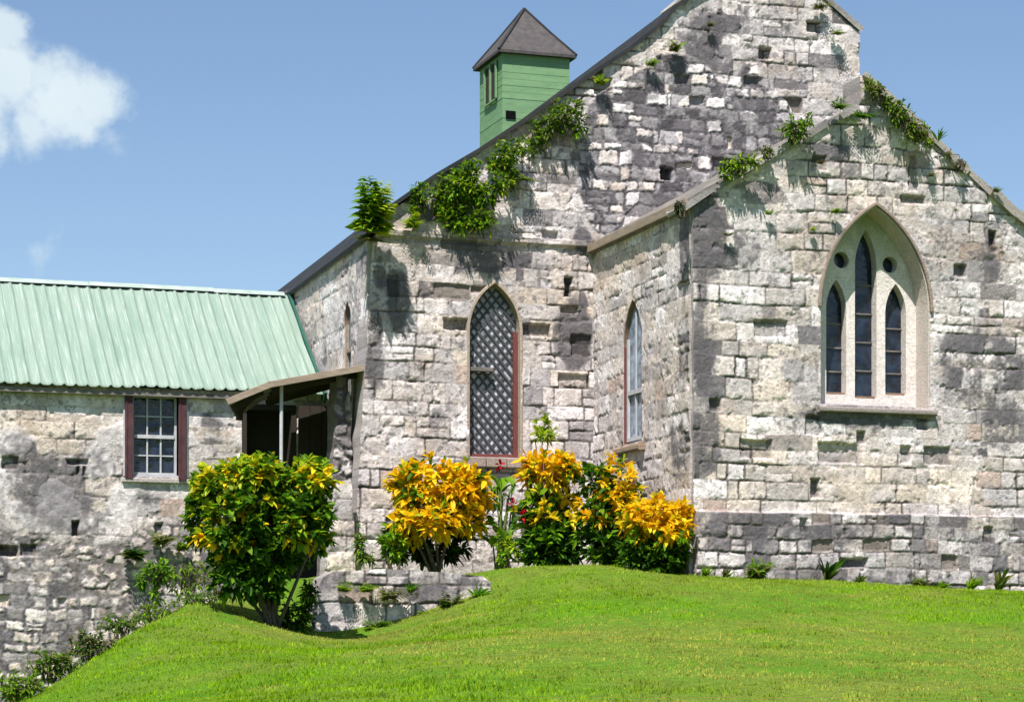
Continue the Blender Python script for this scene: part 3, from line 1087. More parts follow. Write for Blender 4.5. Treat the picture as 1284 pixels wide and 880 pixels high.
lancets = [lan(1036, 1061, 386, 350, 494), lan(1072, 1099, 334, 287, 499), lan(1110, 1136, 393, 355, 495)]
circ = []
for (u, v, r) in [(1055, 326, 10.5), (1116, 332, 10.5)]:
    x, z = cT(u, v); k = r * 31.0 / F
    circ.append([(x + k * math.cos(a * math.pi / 8), z + k * math.sin(a * math.pi / 8)) for a in range(16)])
tr_out = offset_arch(BIG[0], BIG[1], BIG[2], BIG[3], BIG[4] - .02, .03)


def tracery_style(S, T):
    n1 = fbm(S * 4, T * 2.5, 301, 4, .6); n2 = fbm(S * 20, T * 20, 302, 3)
    c = lerp(np.array((.70, .67, .62)), np.array((.60, .56, .50)), n1[:, None])
    up = sstep(BIG[2] + .1, BIG[3], T)
    c = lerp(c, np.array((.25, .30, .19)), (.75 * up * sstep(.35, .6, n1 + .15 * n2))[:, None])
    return .004 * (n2 - .5) + .01 * (n1 - .5), c * (.9 + .2 * n2)[:, None]


win = link('window', wall_mesh('window', tr_out, [arch(*l) for l in lancets] + circ, .0125, tracery_style, place_front(YT), .17), M['stone'], church)
m = MB(); x0, x1, zs_, za_, zb_ = BIG
m.add([(x0, YT + .14, zb_), (x1, YT + .14, zb_), (x1, YT + .14, za_), (x0, YT + .14, za_)], [(0, 1, 2, 3)])
m.v = []; m.f = []
m.box(x0 - .05, x1 + .05, YT + .14, YT + .16, zb_, za_)
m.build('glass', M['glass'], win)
for (a, b_, s_, ap, bt) in lancets:
    k = 5 if ap > za_ - .6 else 4
    for i in range(1, k):
        z = bt + (s_ - bt) * i / (k - .4)
        m = MB(); m.box(a - .02, b_ + .02, YT + .118, YT + .136, z - .009, z + .009)
        m.build('glazing_bar', M['grey_timber'], win)
m = MB()
for (a, b_, s_, ap, bt) in lancets:
    m.box(a - .02, b_ + .02, YT + .05, YT + .13, bt - .02, bt + .035)
m.build('frame', M['brown_frame'], win)
m = MB()
ring(m, arch(*BIG)[1:-1], offset_arch(*BIG, .04)[1:-1], -.035, .05, fC)
stone_mesh(m, 'hood_mould', win, (.27, .22, .175), 17, .45, .010)
m = MB()
ring(m, [(p[0], p[1]) for p in arch(BIG[0] + .012, BIG[1] - .012, BIG[2], BIG[3] - .015, BIG[4])], offset_arch(*BIG, .03), .012, TD - .003, fC)
stone_mesh(m, 'jamb', win, (.52, .475, .41), 18, .12, .004)
m = MB()
m.prism([(p[0], YC + .45, p[1]) for p in []] or [(x0 - .06, YC - .09, zb_ - .10), (x0 - .06, YC - .09, zb_ - .045), (x0 - .06, YT - .004, zb_ + .035), (x0 - .06, YT - .004, zb_ - .10)], (x1 - x0 + .12, 0, 0))
stone_mesh(m, 'sill', win, (.40, .36, .30), 19, .5, .012)

# --- lattice window in the nave gable
x0, x1, zs_, za_, zb_ = LAT
m = MB(); ring(m, arch(x0 + .012, x1 - .012, zs_, za_ - .015, zb_), offset_arch(*LAT, .028), -.010, .20, fN)
lw = stone_mesh(m, 'window', church, (.40, .335, .255), 21, .25, .006)
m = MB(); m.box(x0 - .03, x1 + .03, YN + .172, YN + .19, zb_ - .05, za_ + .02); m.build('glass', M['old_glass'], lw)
m = MB()
inn = np.array(arch(x0 + .01, x1 - .01, zs_, za_ - .02, zb_))
poly = [tuple(p) for p in inn]
rgl = random.Random(31)
for sgn in (1, -1):
    for k in range(-40, 80):
        c0 = k * .15
        tt = np.linspace(-.2, 3.4, 720)
        px = x0 + tt * .66; pz = zb_ + sgn * tt * .78 + c0
        ok = inside(px, pz, poly)
        if ok.sum() < 6: continue
        i = np.where(ok)[0]
        y = YN + .150 + (.013 if sgn > 0 else 0)
        e1, e2 = rgl.uniform(-.010, .010), rgl.uniform(-.010, .010)
        a_, b2 = i[0], i[-1]
        if rgl.random() < .04: b2 = i[int(len(i) * rgl.uniform(.5, .85))]
        m.bar((px[a_], y, pz[a_] + e1), (px[b2], y, pz[b2] + e2), .030 * rgl.uniform(.8, 1.1), .012)
m.build('lattice', plain_mat('grey_lattice', (.07, .07, .08), .7, scale=10), lw)
m = MB()
m.box(x1 - .075, x1 - .014, YN + .085, YN + .14, zb_, zs_ + .02)
m.box(x0 + .014, x0 + .045, YN + .085, YN + .14, zb_, zs_ + .02)
m.box(x0 + .045, x1 - .075, YN + .09, YN + .138, zb_, zb_ + .05)
m.build('frame', M['red_frame'], lw, bevel=.004)
m = MB(); zz = cN(600, 462)[1]; m.box(x0 + .013, x0 + .36, YN + .03, YN + .145, zz - .03, zz + .025)
m.build('ledge', M['grey_timber'], lw, bevel=.006)
m = MB()
for i, (a, b_) in enumerate(((x0 - .10, x0 + .22), (x0 + .23, x0 + .52), (x0 + .53, x1 + .09))):
    m.box(a, b_, YN - .10 + .01 * i, YN + .32, zb_ - .15, zb_ - .01)
stone_mesh(m, 'sill', lw, (.34, .27, .22), 23, .3, .015)

# --- lancet window in the chancel side wall
y0, y1, zs_, za_, zb_ = SID
m = MB(); ring(m, arch(y0 + .01, y1 - .01, zs_, za_ - .012, zb_)[1:-1], offset_arch(*SID, .045)[1:-1], -.02, .08, fS)
sw = m.build('window', M['brown_frame'], church)
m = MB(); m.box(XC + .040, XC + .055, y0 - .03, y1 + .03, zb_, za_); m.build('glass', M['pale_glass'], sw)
m = MB()
m.box(XC - .02, XC + .036, y1 - .045, y1 - .004, zb_, zs_); m.box(XC - .02, XC + .036, y0 + .004, y0 + .05, zb_, zs_)
m.build('frame', M['red_frame'], sw, bevel=.004)
m = MB()
zc = zb_ + (zs_ - zb_) * .52
m.box(XC + .0, XC + .034, y0 + .055, y0 + .10, zb_ + .03, zs_ + .1); m.box(XC + .0, XC + .034, y1 - .10, y1 - .055, zb_ + .03, zs_ + .1)
m.box(XC + .0, XC + .034, y0 + .10, y1 - .10, zb_ + .03, zb_ + .08); m.box(XC - .006, XC + .034, y0 + .10, y1 - .10, zc - .03, zc + .03)
m.box(XC + .01, XC + .032, (y0 + y1) / 2 - .015, (y0 + y1) / 2 + .015, zb_ + .08, zc - .03)
m.box(XC + .01, XC + .032, (y0 + y1) / 2 - .015, (y0 + y1) / 2 + .015, zc + .03, za_ - .15)
m.build('sash', M['white_paint'], sw)
m = MB(); m.prism([(XC - .12, y0 - .12, zb_ - .12), (XC - .12, y0 - .12, zb_ - .05), (XC + .036, y0 - .12, zb_ - .01), (XC + .036, y0 - .12, zb_ - .12)], (0, y1 - y0 + .24, 0))
stone_mesh(m, 'sill', sw, (.34, .255, .17), 29, .25, .012)

# --- narrow window in the nave side wall
y0, y1, zs_, za_, zb_ = NAR
m = MB(); ring(m, arch(y0 + .01, y1 - .01, zs_, za_ - .012, zb_)[1:-1], offset_arch(*NAR, .04)[1:-1], -.02, .06, fL)
nw = m.build('window', M['brown_frame'], church)
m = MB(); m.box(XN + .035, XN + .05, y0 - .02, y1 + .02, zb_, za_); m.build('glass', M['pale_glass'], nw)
m = MB(); m.box(XN - .01, XN + .03, y0 + .012, y0 + .07, zb_, zs_); m.box(XN - .01, XN + .03, y1 - .07, y1 - .012, zb_, zs_)
m.box(XN - .01, XN + .03, y0 + .07, y1 - .07, zs_ - .4, zs_ - .35)
m.build('sash', M['timber'], nw)

# --- green wooden turret on the ridge
def turret():
    X0, X1, Y0, Y1 = 13.084, 14.327, 39.70, 40.99
    zb, zt = 8.7, 10.70
    m = MB(); rg = random.Random(3)
    bh = .115; z = zb; i = 0
    while z < zt:
        z1 = min(z + bh, zt)
        o0, o1 = .004, .0015        # lapped boards: bottom edge stands out
        j = rg.uniform(-.003, .003)
        q0 = [(X0 - o0 - j, Y0 - o0 - j, z), (X1 + o0, Y0 - o0 - j, z), (X1 + o0, Y1 + o0, z), (X0 - o0 - j, Y1 + o0, z)]
        q1 = [(X0 - o1, Y0 - o1, z1), (X1 + o1, Y0 - o1, z1), (X1 + o1, Y1 + o1, z1), (X0 - o1, Y1 + o1, z1)]
        m.add(q0 + q1, [(0, 1, 5, 4), (1, 2, 6, 5), (2, 3, 7, 6), (3, 0, 4, 7), (0, 3, 2, 1), (4, 5, 6, 7)])
        z += bh
    t = m.build('turret', M['turret_green'], church)
    cx, cy = (X0 + X1) / 2, (Y0 + Y1) / 2
    m = MB(); o = .10; ez = 10.63; az = 11.62
    fl = .16
    base = [(X0 - o, Y0 - o, ez), (X1 + o, Y0 - o, ez), (X1 + o, Y1 + o, ez), (X0 - o, Y1 + o, ez)]
    up = [(x, y, z + .05) for x, y, z in base]
    k = .50
    mid = [(cx + (x - cx) * k, cy + (y - cy) * k, ez + .05 + (az - ez) * (1 - k) * .93) for x, y, z in base]
    m.add(base + up + mid + [(cx, cy, az)],
          [(0, 3, 2, 1)] + [(i, (i + 1) % 4, 4 + (i + 1) % 4, 4 + i) for i in range(4)] +
          [(4 + i, 4 + (i + 1) % 4, 8 + (i + 1) % 4, 8 + i) for i in range(4)] + [(8 + i, 8 + (i + 1) % 4, 12) for i in range(4)])
    rf = m.build('turret_roof', M['shingle'], t)
    m = MB()
    for i in range(4):
        a = Vector(up[i]); c = Vector(mid[i]); e = Vector((cx, cy, az))
        m.bar(a, c, .05, .035, (0, 0, 1)); m.bar(c, e + Vector((0, 0, .01)), .045, .035, (0, 0, 1))
    m.build('ridge_strip', M['dark_roof'], rf)
    # louvred opening on the side towards the yard, and a near-black block painting the dark of a hole
    ya, za_ = onX(610, 88, X0); yb, zb2 = onX(624, 122, X0)
    lo, hi = min(ya, yb), max(ya, yb)
    m = MB(); m.box(X0 - .022, X0 + .02, lo, hi, zb2, za_); lv = m.build('louvre', M['dark_timber'], t)
    m = MB(); mid_ = (lo + hi) / 2
    for yy in (lo - .03, mid_ - .025, hi - .02): m.box(X0 - .05, X0 - .02, yy, yy + .05, zb2 - .02, za_ + .02)
    m.box(X0 - .048, X0 - .02, lo + .02, hi - .02, zb2 - .05, zb2 - .02)
    m.build('frame', M['turret_green'], lv)
    ha = onY(634, 149, Y0); hb = onY(646, 140, Y0)
    m = MB(); m.box(ha[0], hb[0], Y0 - .024, Y0 + .02, ha[1], hb[1]); m.build('dark_hole_patch', M['void'], t)


turret()

# ------------------------------------------------------------------ the annex with its mint-green roof, and its porch
annex = empty('annex', (4.0, YW, -.8), 'long low stone annex under a mint green ribbed metal roof', 'annex')
wx0, wz0 = cW(157, 597); wx1, wz1 = cW(233, 492)
dx0, dz1 = cW(303, 506); dx1, _ = cW(371, 506)
ann_out = [(-1.2, -1.9), (-1.2, 3.86), (8.42, 3.86), (8.42, .4), (7.95, .4), (5.5, -1.2)]


def annex_style(S, T):
    za_, zb_ = cW(100, 520)[1], cW(100, 640)[1]
    lo = T + 1.3 * (fbm(S * 1.1, T * 1.1, 205, 5, .6) - .5)
    dark = blobs(S, T, cW, [(50, 592, 56, 34, .5), (120, 590, 40, 30, .4), (70, 630, 50, 26, .4), (20, 560, 30, 20, .5), (40, 640, 60, 30, .45), (180, 620, 40, 14, .35), (130, 520, 60, 30, -.3), (100, 650, 50, 30, .4),
                            (265, 540, 16, 30, .5), (270, 580, 14, 20, .2)])
    cream = .30 + blobs(S, T, cW, [(60, 520, 80, 20, .3), (210, 680, 60, 40, .6), (260, 540, 20, 50, .2)])
    A = ashlar(S, T, 83, .2, .3, .28, .75)
    h1, c1 = ashlar_finish(S, T, 83, A, dark, cream, .34, .01, .10)
    # old lime render over the middle of the wall
    n1 = fbm(S * 2, T * 2, 221, 4); n2 = fbm(S * 9, T * 9, 222, 4, .6); n3 = fbm(S * 26, T * 26, 223, 3)
    hp = .012 + .022 * (n2 - .5) + .008 * (n3 - .5)
    cp = lerp(np.array((.66, .63, .60)), np.array((.46, .44, .42)), sstep(.3, .7, n2)[:, None])
    stn = sstep(.53, .74, .40 * n1 + .30 * n2 + .14 * n3 + .16 * fbm(S * 13, T * 13, 229, 4, .65) + .30 * dark)
    cp = lerp(cp, DARK * 2.0, (.8 * stn)[:, None])
    band = sstep(zb_ - .25, zb_ + .1, lo) * (1 - sstep(za_ - .22, za_ - .10, lo)) * sstep(.50, .58, fbm(S * 2.2, T * 2.2, 230, 4) + .0)
    h = lerp(h1, hp, band); c = lerp(c1, cp, band[:, None])
    # rubble foot
    Rb = rubble(S, T, 245, .17, .115, 4, .95)
    h2_, c2 = rubble_finish(S, T, 245, Rb, .46, (.17, .155, .145), 1.25, .4, .012, .5)
    Rp = ashlar(S, T, 247, .10, .19, .12, .34, 2.6)
    h3, c3 = patchwork(S, T, 247, Rp, .40, .24, .4)
    pm = sstep(.44, .56, fbm(S * 1.3, T * 1.3, 249, 4))
    h2_ = lerp(h2_, h3, pm); c2 = lerp(c2, c3, pm[:, None])
    rb = 1 - sstep(zb_ - .30, zb_ - .12, lo)
    h = lerp(h, h2_, rb); c = lerp(c, c2, rb[:, None])
    return rects(S, T, cW, [(90, 653, 99, 672, .12, .3), (0, 684, 22, 697, .10, .4), (26, 682, 46, 697, .06, .6), (2, 572, 24, 588, .05, .5), (84, 576, 110, 582, .06, .5),
                            (96, 584, 100, 594, .05, .4), (104, 584, 108, 596, .05, .4), (194, 655, 204, 680, .07, .6)], h, c)


link('wall', wall_mesh('wall', ann_out, [[(wx0 + .02, wz0), (wx0 + .02, wz1), (wx1 - .02, wz1), (wx1 - .02, wz0)], [(dx0, .3), (dx0, dz1), (dx1, dz1), (dx1, .3)]],
                       .0145, annex_style, place_front(YW), .42), M['stone'], annex)


def annex_roof():
    # ribbed sheet: a rib every 0.16 m, slightly bent sheets
    x = np.arange(-1.4, 8.31, .01)
    rg = np.random.default_rng(9)
    ph = (x / .162) % 1.0
    rib = np.exp(-((ph - .5) / .16) ** 2) * .030 * (.8 + .4 * rg.random(200)[np.clip((x / .162).astype(int) + 12, 0, 199)])
    rib = rib + .010 * ((x / .81) % 1.0 < .06)
    k = np.linspace(0, 1, 24)
    X, Kk = np.meshgrid(x, k, indexing='ij')
    y0, y1, z0, z1 = 33.42, 35.70, 3.835, 5.60
    wob = .16 * (fbm(X * 1.4, Kk * 2.0, 41, 3) - .5)
    Xs = X + .012 * (vnoise(X * 3, Kk * 4, 44) - .5)
    cur = .10 * np.sin(Kk * np.pi)
    Yv = y0 + (y1 - y0) * Kk - .25 * cur + 0 * X
    Zv = z0 + (z1 - z0) * Kk - .45 * cur + rib[:, None] + .22 * wob + .02 * (vnoise(np.floor(X / .81), X * 0, 77) - .5) * (1 - Kk)
    Zv = Zv + .012 * sstep(.50, .515, .5 + (.515 - Kk)) * (1 - Kk) - .03 * np.exp(-(((X - 2.6) / .35) ** 2 + ((Kk - .35) / .2) ** 2)) - .02 * np.exp(-(((X - 5.4) / .25) ** 2 + ((Kk - .6) / .2) ** 2))
    n, m_ = X.shape
    idx = np.arange(n * m_).reshape(n, m_)
    q = np.stack([idx[:-1, :-1], idx[1:, :-1], idx[1:, 1:], idx[:-1, 1:]], -1).reshape(-1, 4)
    V = np.stack([Xs, Yv, Zv], -1).reshape(-1, 3)
    me = mesh_np('roof', V, [q], smooth=True)
    r = link('roof', me, M['mint'], annex)
    sd = r.modifiers.new('thickness', 'SOLIDIFY'); sd.thickness = .008; sd.offset = -1
    # far slope
    slab('roof', [(-1.4, 35.74, 5.60), (8.3, 35.74, 5.60), (8.3, 38.2, 3.8), (-1.4, 38.2, 3.8)], .03, M['mint'], annex)
    m = MB(); rg2 = random.Random(5)
    xx = -1.4
    while xx < 8.2:
        L = min(rg2.uniform(1.4, 1.9), 8.26 - xx)
        dz = rg2.uniform(-.008, .012)
        m.prism([(xx, 35.60, 5.575 + dz), (xx, 35.71, 5.650 + dz), (xx, 35.82, 5.575 + dz), (xx, 35.71, 5.638 + dz)], (L - .004, 0, 0))
        xx += L
    m.build('ridge_cap', plain_mat('pale_ridge_metal', (.36, .41, .385), .6, scale=3, col2=(.24, .31, .275)), annex)
    # verge board and timbers under the eaves
    m = MB()
    prev = None
    for kk in np.linspace(0, 1, 9):
        c = .10 * math.sin(kk * math.pi)
        p = Vector((8.335, y0 + (y1 - y0) * kk - .25 * c, z0 + (z1 - z0) * kk - .45 * c - .05))
        if prev is not None: m.bar(prev, p, .17, .04, (1, 0, 0))
        prev = p
    m.build('verge_board', M['dark_green'], annex)
    m = MB(); m.box(-1.4, 6.95, 33.47, 33.55, 3.735, 3.80)
    m.build('eaves_board', M['grey_timber'], annex)
    b = MB()
    b.box(-1.2, -.8, YW + .43, 37.9, -1.9, 3.75); b.box(-1.2, 8.3, 37.9, 38.2, -1.9, 3.75)
    me = bpy.data.meshes.new('wall'); me.from_pydata(b.v, [], b.f)
    ca = me.color_attributes.new('Col', 'FLOAT_COLOR', 'POINT')
    ca.data.foreach_set('color', np.tile((.42, .41, .38, 1), len(b.v)).astype(np.float32))
    link('wall', me, M['stone'], annex)


annex_roof()


def annex_window():
    m = MB()
    m.box(wx0 - .03, wx0 + .05, YW - .03, YW + .2, wz0, wz1); m.box(wx1 - .05, wx1 + .03, YW - .03, YW + .2, wz0, wz1)
    m.box(wx0 + .05, wx1 - .05, YW + .04, YW + .2, wz1 - .05, wz1); m.box(wx0 + .05, wx1 - .05, YW + .04, YW + .2, wz0 - .02, wz0 + .03)
    wn = m.build('window', M['white_paint'], annex, bevel=.004)
    # the two narrow shutters, folded outwards flat on the wall
    a, b_ = cW(156, 500)[0], cW(165.5, 500)[0]; c, d = cW(223, 500)[0], cW(232.5, 500)[0]
    for (p, q, zz) in ((a, b_, wz0 - .03), (c, d, wz0 - .05)):
        m = MB(); m.box(p, q, YW - .075, YW - .034, zz, wz1 - .01)
        m.box(p + .012, p + .03, YW - .084, YW - .0755, zz + .02, wz1 - .03)
        m.build('shutter', M['maroon'], wn, bevel=.003)
    s0, s1 = b_ + .005, c - .005
    zb, zt = wz0 + .035, wz1 - .055
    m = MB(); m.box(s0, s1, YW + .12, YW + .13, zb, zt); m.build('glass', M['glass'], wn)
    m = MB(); Y0, Y1 = YW + .07, YW + .115
    w = .032
    m.box(s0, s0 + w, Y0, Y1, zb, zt); m.box(s1 - w, s1, Y0, Y1, zb, zt)
    m.box(s0 + w, s1 - w, Y0, Y1, zb, zb + w); m.box(s0 + w, s1 - w, Y0, Y1, zt - w, zt)
    zm = (zb + zt) / 2 - .02
    m.box(s0 + w, s1 - w, Y0 - .015, Y1, zm - .025, zm + .025)
    for i in (1, 2):
        x = s0 + w + (s1 - s0 - 2 * w) * i / 3
        m.box(x - .011, x + .011, Y0 + .012, Y1 - .004, zb + w, zm - .025); m.box(x - .011, x + .011, Y0 + .012, Y1 - .004, zm + .025, zt - w)
    for (p, q) in ((zb + w, zm - .025), (zm + .025, zt - w)):
        z = (p + q) / 2
        for i in range(3):
            xa_ = s0 + w + (s1 - s0 - 2 * w) * i / 3 + .012; xb_ = s0 + w + (s1 - s0 - 2 * w) * (i + 1) / 3 - .012
            m.box(xa_, xb_, Y0 + .014, Y1 - .006, z - .009, z + .009)
    m.build('sash', M['white_paint'], wn)
    m = MB(); m.box(wx0 - .05, wx1 + .05, YW - .06, YW + .1, wz0 - .085, wz0 - .022)
    stone_mesh(m, 'sill', wn, (.42, .39, .35), 31, .3, .012)
    m = MB(); m.box(dx0 - .02, dx1 + .02, YW + .36, YW + .41, .3, dz1 + .02); dr = m.build('door', M['dark_timber'], annex)
    m = MB(); m.box(dx0 + .0, dx0 + .07, YW - .02, YW + .35, .4, dz1); m.box(dx1 - .07, dx1, YW - .02, YW + .35, .4, dz1); m.box(dx0 + .07, dx1 - .07, YW - .02, YW + .35, dz1 - .08, dz1)
    m.build('door_frame', M['dark_timber'], dr)


annex_window()


def porch():
    yF = YN + .06
    a = onY(284, 500, yF); b_ = onY(338, 478, yF); c = onY(457, 457, yF)
    pr = empty('porch', (7.4, 32.3, 1.0), 'lean-to timber porch with a thin pole in the corner between church and annex', 'porch')
    m = MB(); P = [a, b_, (c[0], c[1])]
    shift = (.56, .34, 0)
    for k_, (x, z) in enumerate(P):
        m.v += [(x, yF, z), (x + shift[k_], 33.30, z), (x, yF, z - .04), (x + shift[k_], 33.30, z - .04)]
    for k_ in (0, 4):
        a_, c_ = k_, k_ + 4
        m.f += [(a_, c_, c_ + 1, a_ + 1), (a_ + 2, a_ + 3, c_ + 3, c_ + 2), (a_, a_ + 2, c_ + 2, c_), (a_ + 1, c_ + 1, c_ + 3, a_ + 3)]
    m.f += [(0, 1, 3, 2), (8, 10, 11, 9)]
    m.build('roof', M['grey_timber'], pr)
    m = MB()
    for p, q in zip(P[:-1], P[1:]):
        m.bar((p[0], yF - .022, p[1] - .045), (q[0], yF - .022, q[1] - .045), .04, .085, (0, 0, 1))
    m.build('fascia_board', M['timber'], pr, bevel=.004)
    m = MB()
    for yy in np.linspace(yF + .35, 33.1, 4):
        for p, q in zip(P[:-1], P[1:]):
            e_ = .56 * (yy - yF) / 2.0 if p is P[0] else .34 * (yy - yF) / 2.0
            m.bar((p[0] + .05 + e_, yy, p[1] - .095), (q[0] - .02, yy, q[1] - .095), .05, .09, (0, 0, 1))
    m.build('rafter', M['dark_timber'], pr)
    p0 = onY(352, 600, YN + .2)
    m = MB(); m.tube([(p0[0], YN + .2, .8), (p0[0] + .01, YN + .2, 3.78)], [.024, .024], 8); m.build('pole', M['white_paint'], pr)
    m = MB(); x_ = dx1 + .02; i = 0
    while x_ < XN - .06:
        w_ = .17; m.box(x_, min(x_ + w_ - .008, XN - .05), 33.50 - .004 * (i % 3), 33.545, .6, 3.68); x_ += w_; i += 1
    m.build('boarding', M['dark_timber'], pr)  # dark planks, added to keep the shaded back of the porch dark
    # rough stone pier by the nave corner
    Yp = YN + .35
    q = lambda u, v: onY(u, v, Yp)
    po = rough([(402, 745), (414, 640), (419, 560), (421, 465), (437, 462), (441, 560), (444, 745)], q, .015, 12)

    def pier_style(S, T):
        Rb = rubble(S, T, 345, .2, .17)
        return rubble_finish(S, T, 345, Rb, .22, (.10, .095, .09), .7, .3, .04)
    link('pier', wall_mesh('pier', po, [], .0145, pier_style, place_front(Yp), .38), M['stone'], pr)
    Yq = YN - .25
    q2 = lambda u, v: onY(u, v, Yq)
    po2 = rough([(404, 760), (410, 690), (420, 605), (440, 600), (446, 690), (448, 760)], q2, .015, 14)

    def pier2_style(S, T):
        A = ashlar(S, T, 351, .2, .3, .25, .5)
        return ashlar_finish(S, T, 351, A, .1 + 0 * S, .3 + 0 * S, .3, 0)
    link('pier_foot', wall_mesh('pier_foot', po2, [], .0145, pier2_style, place_front(Yq), .3), M['stone'], pr)


porch()

# ------------------------------------------------------------------ low retaining wall on the lawn
YR = 27.62
cR = lambda u, v: onY(u, v, YR)


def ret_style(S, T):
    A = ashlar(S, T, 401, .17, .24, .22, .5, 1.6)
    dark = .14 + blobs(S, T, cR, [(440, 730, 50, 16, .3), (540, 735, 40, 20, .25), (600, 730, 30, 16, .4), (420, 770, 30, 20, -.3), (500, 775, 60, 15, -.3)])
    h, c = ashlar_finish(S, T, 401, A, dark, .25 + 0 * S, .8, .03, .2)
    return h, c


ret = link('retaining_wall', wall_mesh('retaining_wall', rough([(394, 815), (396, 745), (404, 724), (418, 716), (480, 713), (560, 717), (606, 722), (616, 730), (618, 765), (616, 800)], cR, .012, 8),
                                       [], .0125, ret_style, place_front(YR), .42), M['stone'], None)
tag(ret, 'low crumbling stone retaining wall cut into the lawn slope', 'wall')

# ------------------------------------------------------------------ plants
def nrm(a):
    return a / np.maximum(np.linalg.norm(a, axis=-1, keepdims=True), 1e-9)


def leaves_mesh(name, P, D, L, Wd, Cc, droop=.25, fold=.18):
    """Many real leaves: folded along the rib and bent over. P base, D direction."""
    n = len(P)
    D = nrm(D)
    up = np.tile(np.array((0, 0, 1.0)), (n, 1)) + RNG.normal(0, .35, (n, 3))
    Sd = nrm(np.cross(D, up)); Nn = nrm(np.cross(Sd, D))
    L = L[:, None]; Wd = Wd[:, None]
    dz = np.array((0, 0, -1.0)) * droop * L
    def pt(t, w, f):
        return P + D * L * t + dz * t * t + Sd * Wd * w + Nn * (Wd * f)
    vs_ = [pt(0, 0, 0), pt(.35, -.45, fold), pt(.35, 0, 0), pt(.35, .45, fold), pt(.7, -.36, fold * .8), pt(.7, 0, 0), pt(.7, .36, fold * .8), pt(1, 0, 0)]
    V = np.stack(vs_, 1).reshape(-1, 3)
    b = (np.arange(n) * 8)[:, None]
    tri = np.concatenate([b + np.array(t) for t in ((0, 2, 1), (0, 3, 2), (4, 5, 7), (5, 6, 7))])
    qd = np.concatenate([b + np.array(t) for t in ((1, 2, 5, 4), (2, 3, 6, 5))])
    C8 = np.repeat(Cc, 8, 0).reshape(n, 8, 3)
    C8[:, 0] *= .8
    C8 = C8.reshape(-1, 3)
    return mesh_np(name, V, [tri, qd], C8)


def rosettes(centres, outs, per, L, Wd, colfn, spread=.9):
    """Leaves in whorls at the ends of twigs."""
    n = len(centres)
    k = np.repeat(np.arange(n), per)
    c = centres[k]; o = outs[k]
    rnd = nrm(RNG.normal(0, 1, (len(k), 3)))
    D = nrm(o * RNG.uniform(.35, 1.0, (len(k), 1)) + rnd * spread)
    back = RNG.uniform(0, 1, len(k))
    P = c - o * (back * .12)[:, None] * (L / .18)
    LL = L * RNG.uniform(.65, 1.2, len(k)); WW = Wd * RNG.uniform(.75, 1.2, len(k))
    return P, D, LL, WW, colfn(k, back, c, o)


Y1, Y2, Y3 = np.array((.88, .57, .010)), np.array((.86, .46, .006)), np.array((.88, .70, .025))
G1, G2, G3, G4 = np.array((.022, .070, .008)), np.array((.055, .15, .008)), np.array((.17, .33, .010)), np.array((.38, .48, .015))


def pick(cols, n, p=None):
    return np.array(cols)[RNG.choice(len(cols), n, p=p)] * RNG.uniform(.8, 1.12, (n, 1))


def shell(cen, rad, n, inner=.7, top_only=None):
    d = nrm(RNG.normal(0, 1, (n * 3, 3)))
    if top_only is not None: d = d[d[:, 2] > top_only]
    d = d[:n]
    r = RNG.uniform(inner, 1.0, (len(d), 1))
    return np.array(cen) + d * np.array(rad) * r, d


def grow(P0, targets, rad=.018, seed=0, limbs=9):
    m = MB(); rg = random.Random(seed)
    T = [targets[i] for i in np.linspace(0, len(targets) - 1, limbs).astype(int)]
    for t in T:
        a = Vector(P0) + Vector((rg.uniform(-.05, .05), rg.uniform(-.05, .05), -.05)); b_ = Vector(t)
        mid = a.lerp(b_, .5) + Vector((rg.uniform(-.06, .06), rg.uniform(-.06, .06), .10))
        m.tube([a, a.lerp(mid, .6), mid, b_], [rad * 1.2, rad, rad * .8, rad * .35], 6)
    return m


def croton(label, base_uvd, blobs_, L, Wd, seed, stems=8, per=8, group='yellow leaved crotons by the church wall', name='croton_shrub', droop=.2):
    """blobs_: (u, v, depth offset, ru, rv, rdepth, count, colour function)"""
    u, v, d = base_uvd
    p = atD(u, v, d); z = ground_z(p.x, p.y)
    base = Vector((p.x, p.y, z))
    root = empty(name, base, label, 'shrub', group)
    AP, AD, AL, AW, AC = [], [], [], [], []
    tips = []
    for (bu, bv, dd, ru, rv, rd, cnt, colfn) in blobs_:
        dist = d + dd
        c = atD(bu, bv, dist); k = dist / F
        cen, out = shell((c.x, c.y, c.z), (ru * k, rd, rv * k), cnt, .55)
        az = np.arctan2(out[:, 0], out[:, 1]); lump = vnoise(az * 2.2 + seed * 3.1, out[:, 2] * 3.0 + dd * 7, 900 + seed)
        far_ = np.where(RNG.random(len(cen)) < .08, RNG.uniform(1.05, 1.3, len(cen)), 1.0)
        cen = np.array((c.x, c.y, c.z)) + (cen - np.array((c.x, c.y, c.z))) * ((.80 + .36 * lump) * far_)[:, None]
        out = nrm(out + np.array((0, 0, .55)))
        tips.append(cen[::max(1, len(cen) // 8)])
        r = rosettes(cen, out, per, L, Wd, colfn)
        for lst, x in zip((AP, AD, AL, AW, AC), r): lst.append(x)
    cat_ = [np.concatenate(x) for x in (AP, AD, AL, AW, AC)]
    ok = cat_[0][:, 2] > z + .03
    cat_ = [x[ok] for x in cat_]
    link('foliage', leaves_mesh('foliage', *cat_, droop=droop), M['leaf'], root, base)
    grow(base, np.concatenate(tips), .02, seed, stems).build('stem', M['bark'], root, base, smooth=True)
    return root


def col_mix(cols, p, tipcols=None, tipp=None, tipamt=.0):
    def f(k, back, c, o):
        n = len(k); r = pick(cols, n, p)
        if tipcols is not None:
            t = pick(tipcols, n, tipp)
            # whole whorls turn colour, not single leaves
            w = (h2(k, k * 0 + 3, 5) < tipamt) | (RNG.random(n) < .05)
            r = np.where(w[:, None], t, r)
        return r
    return f


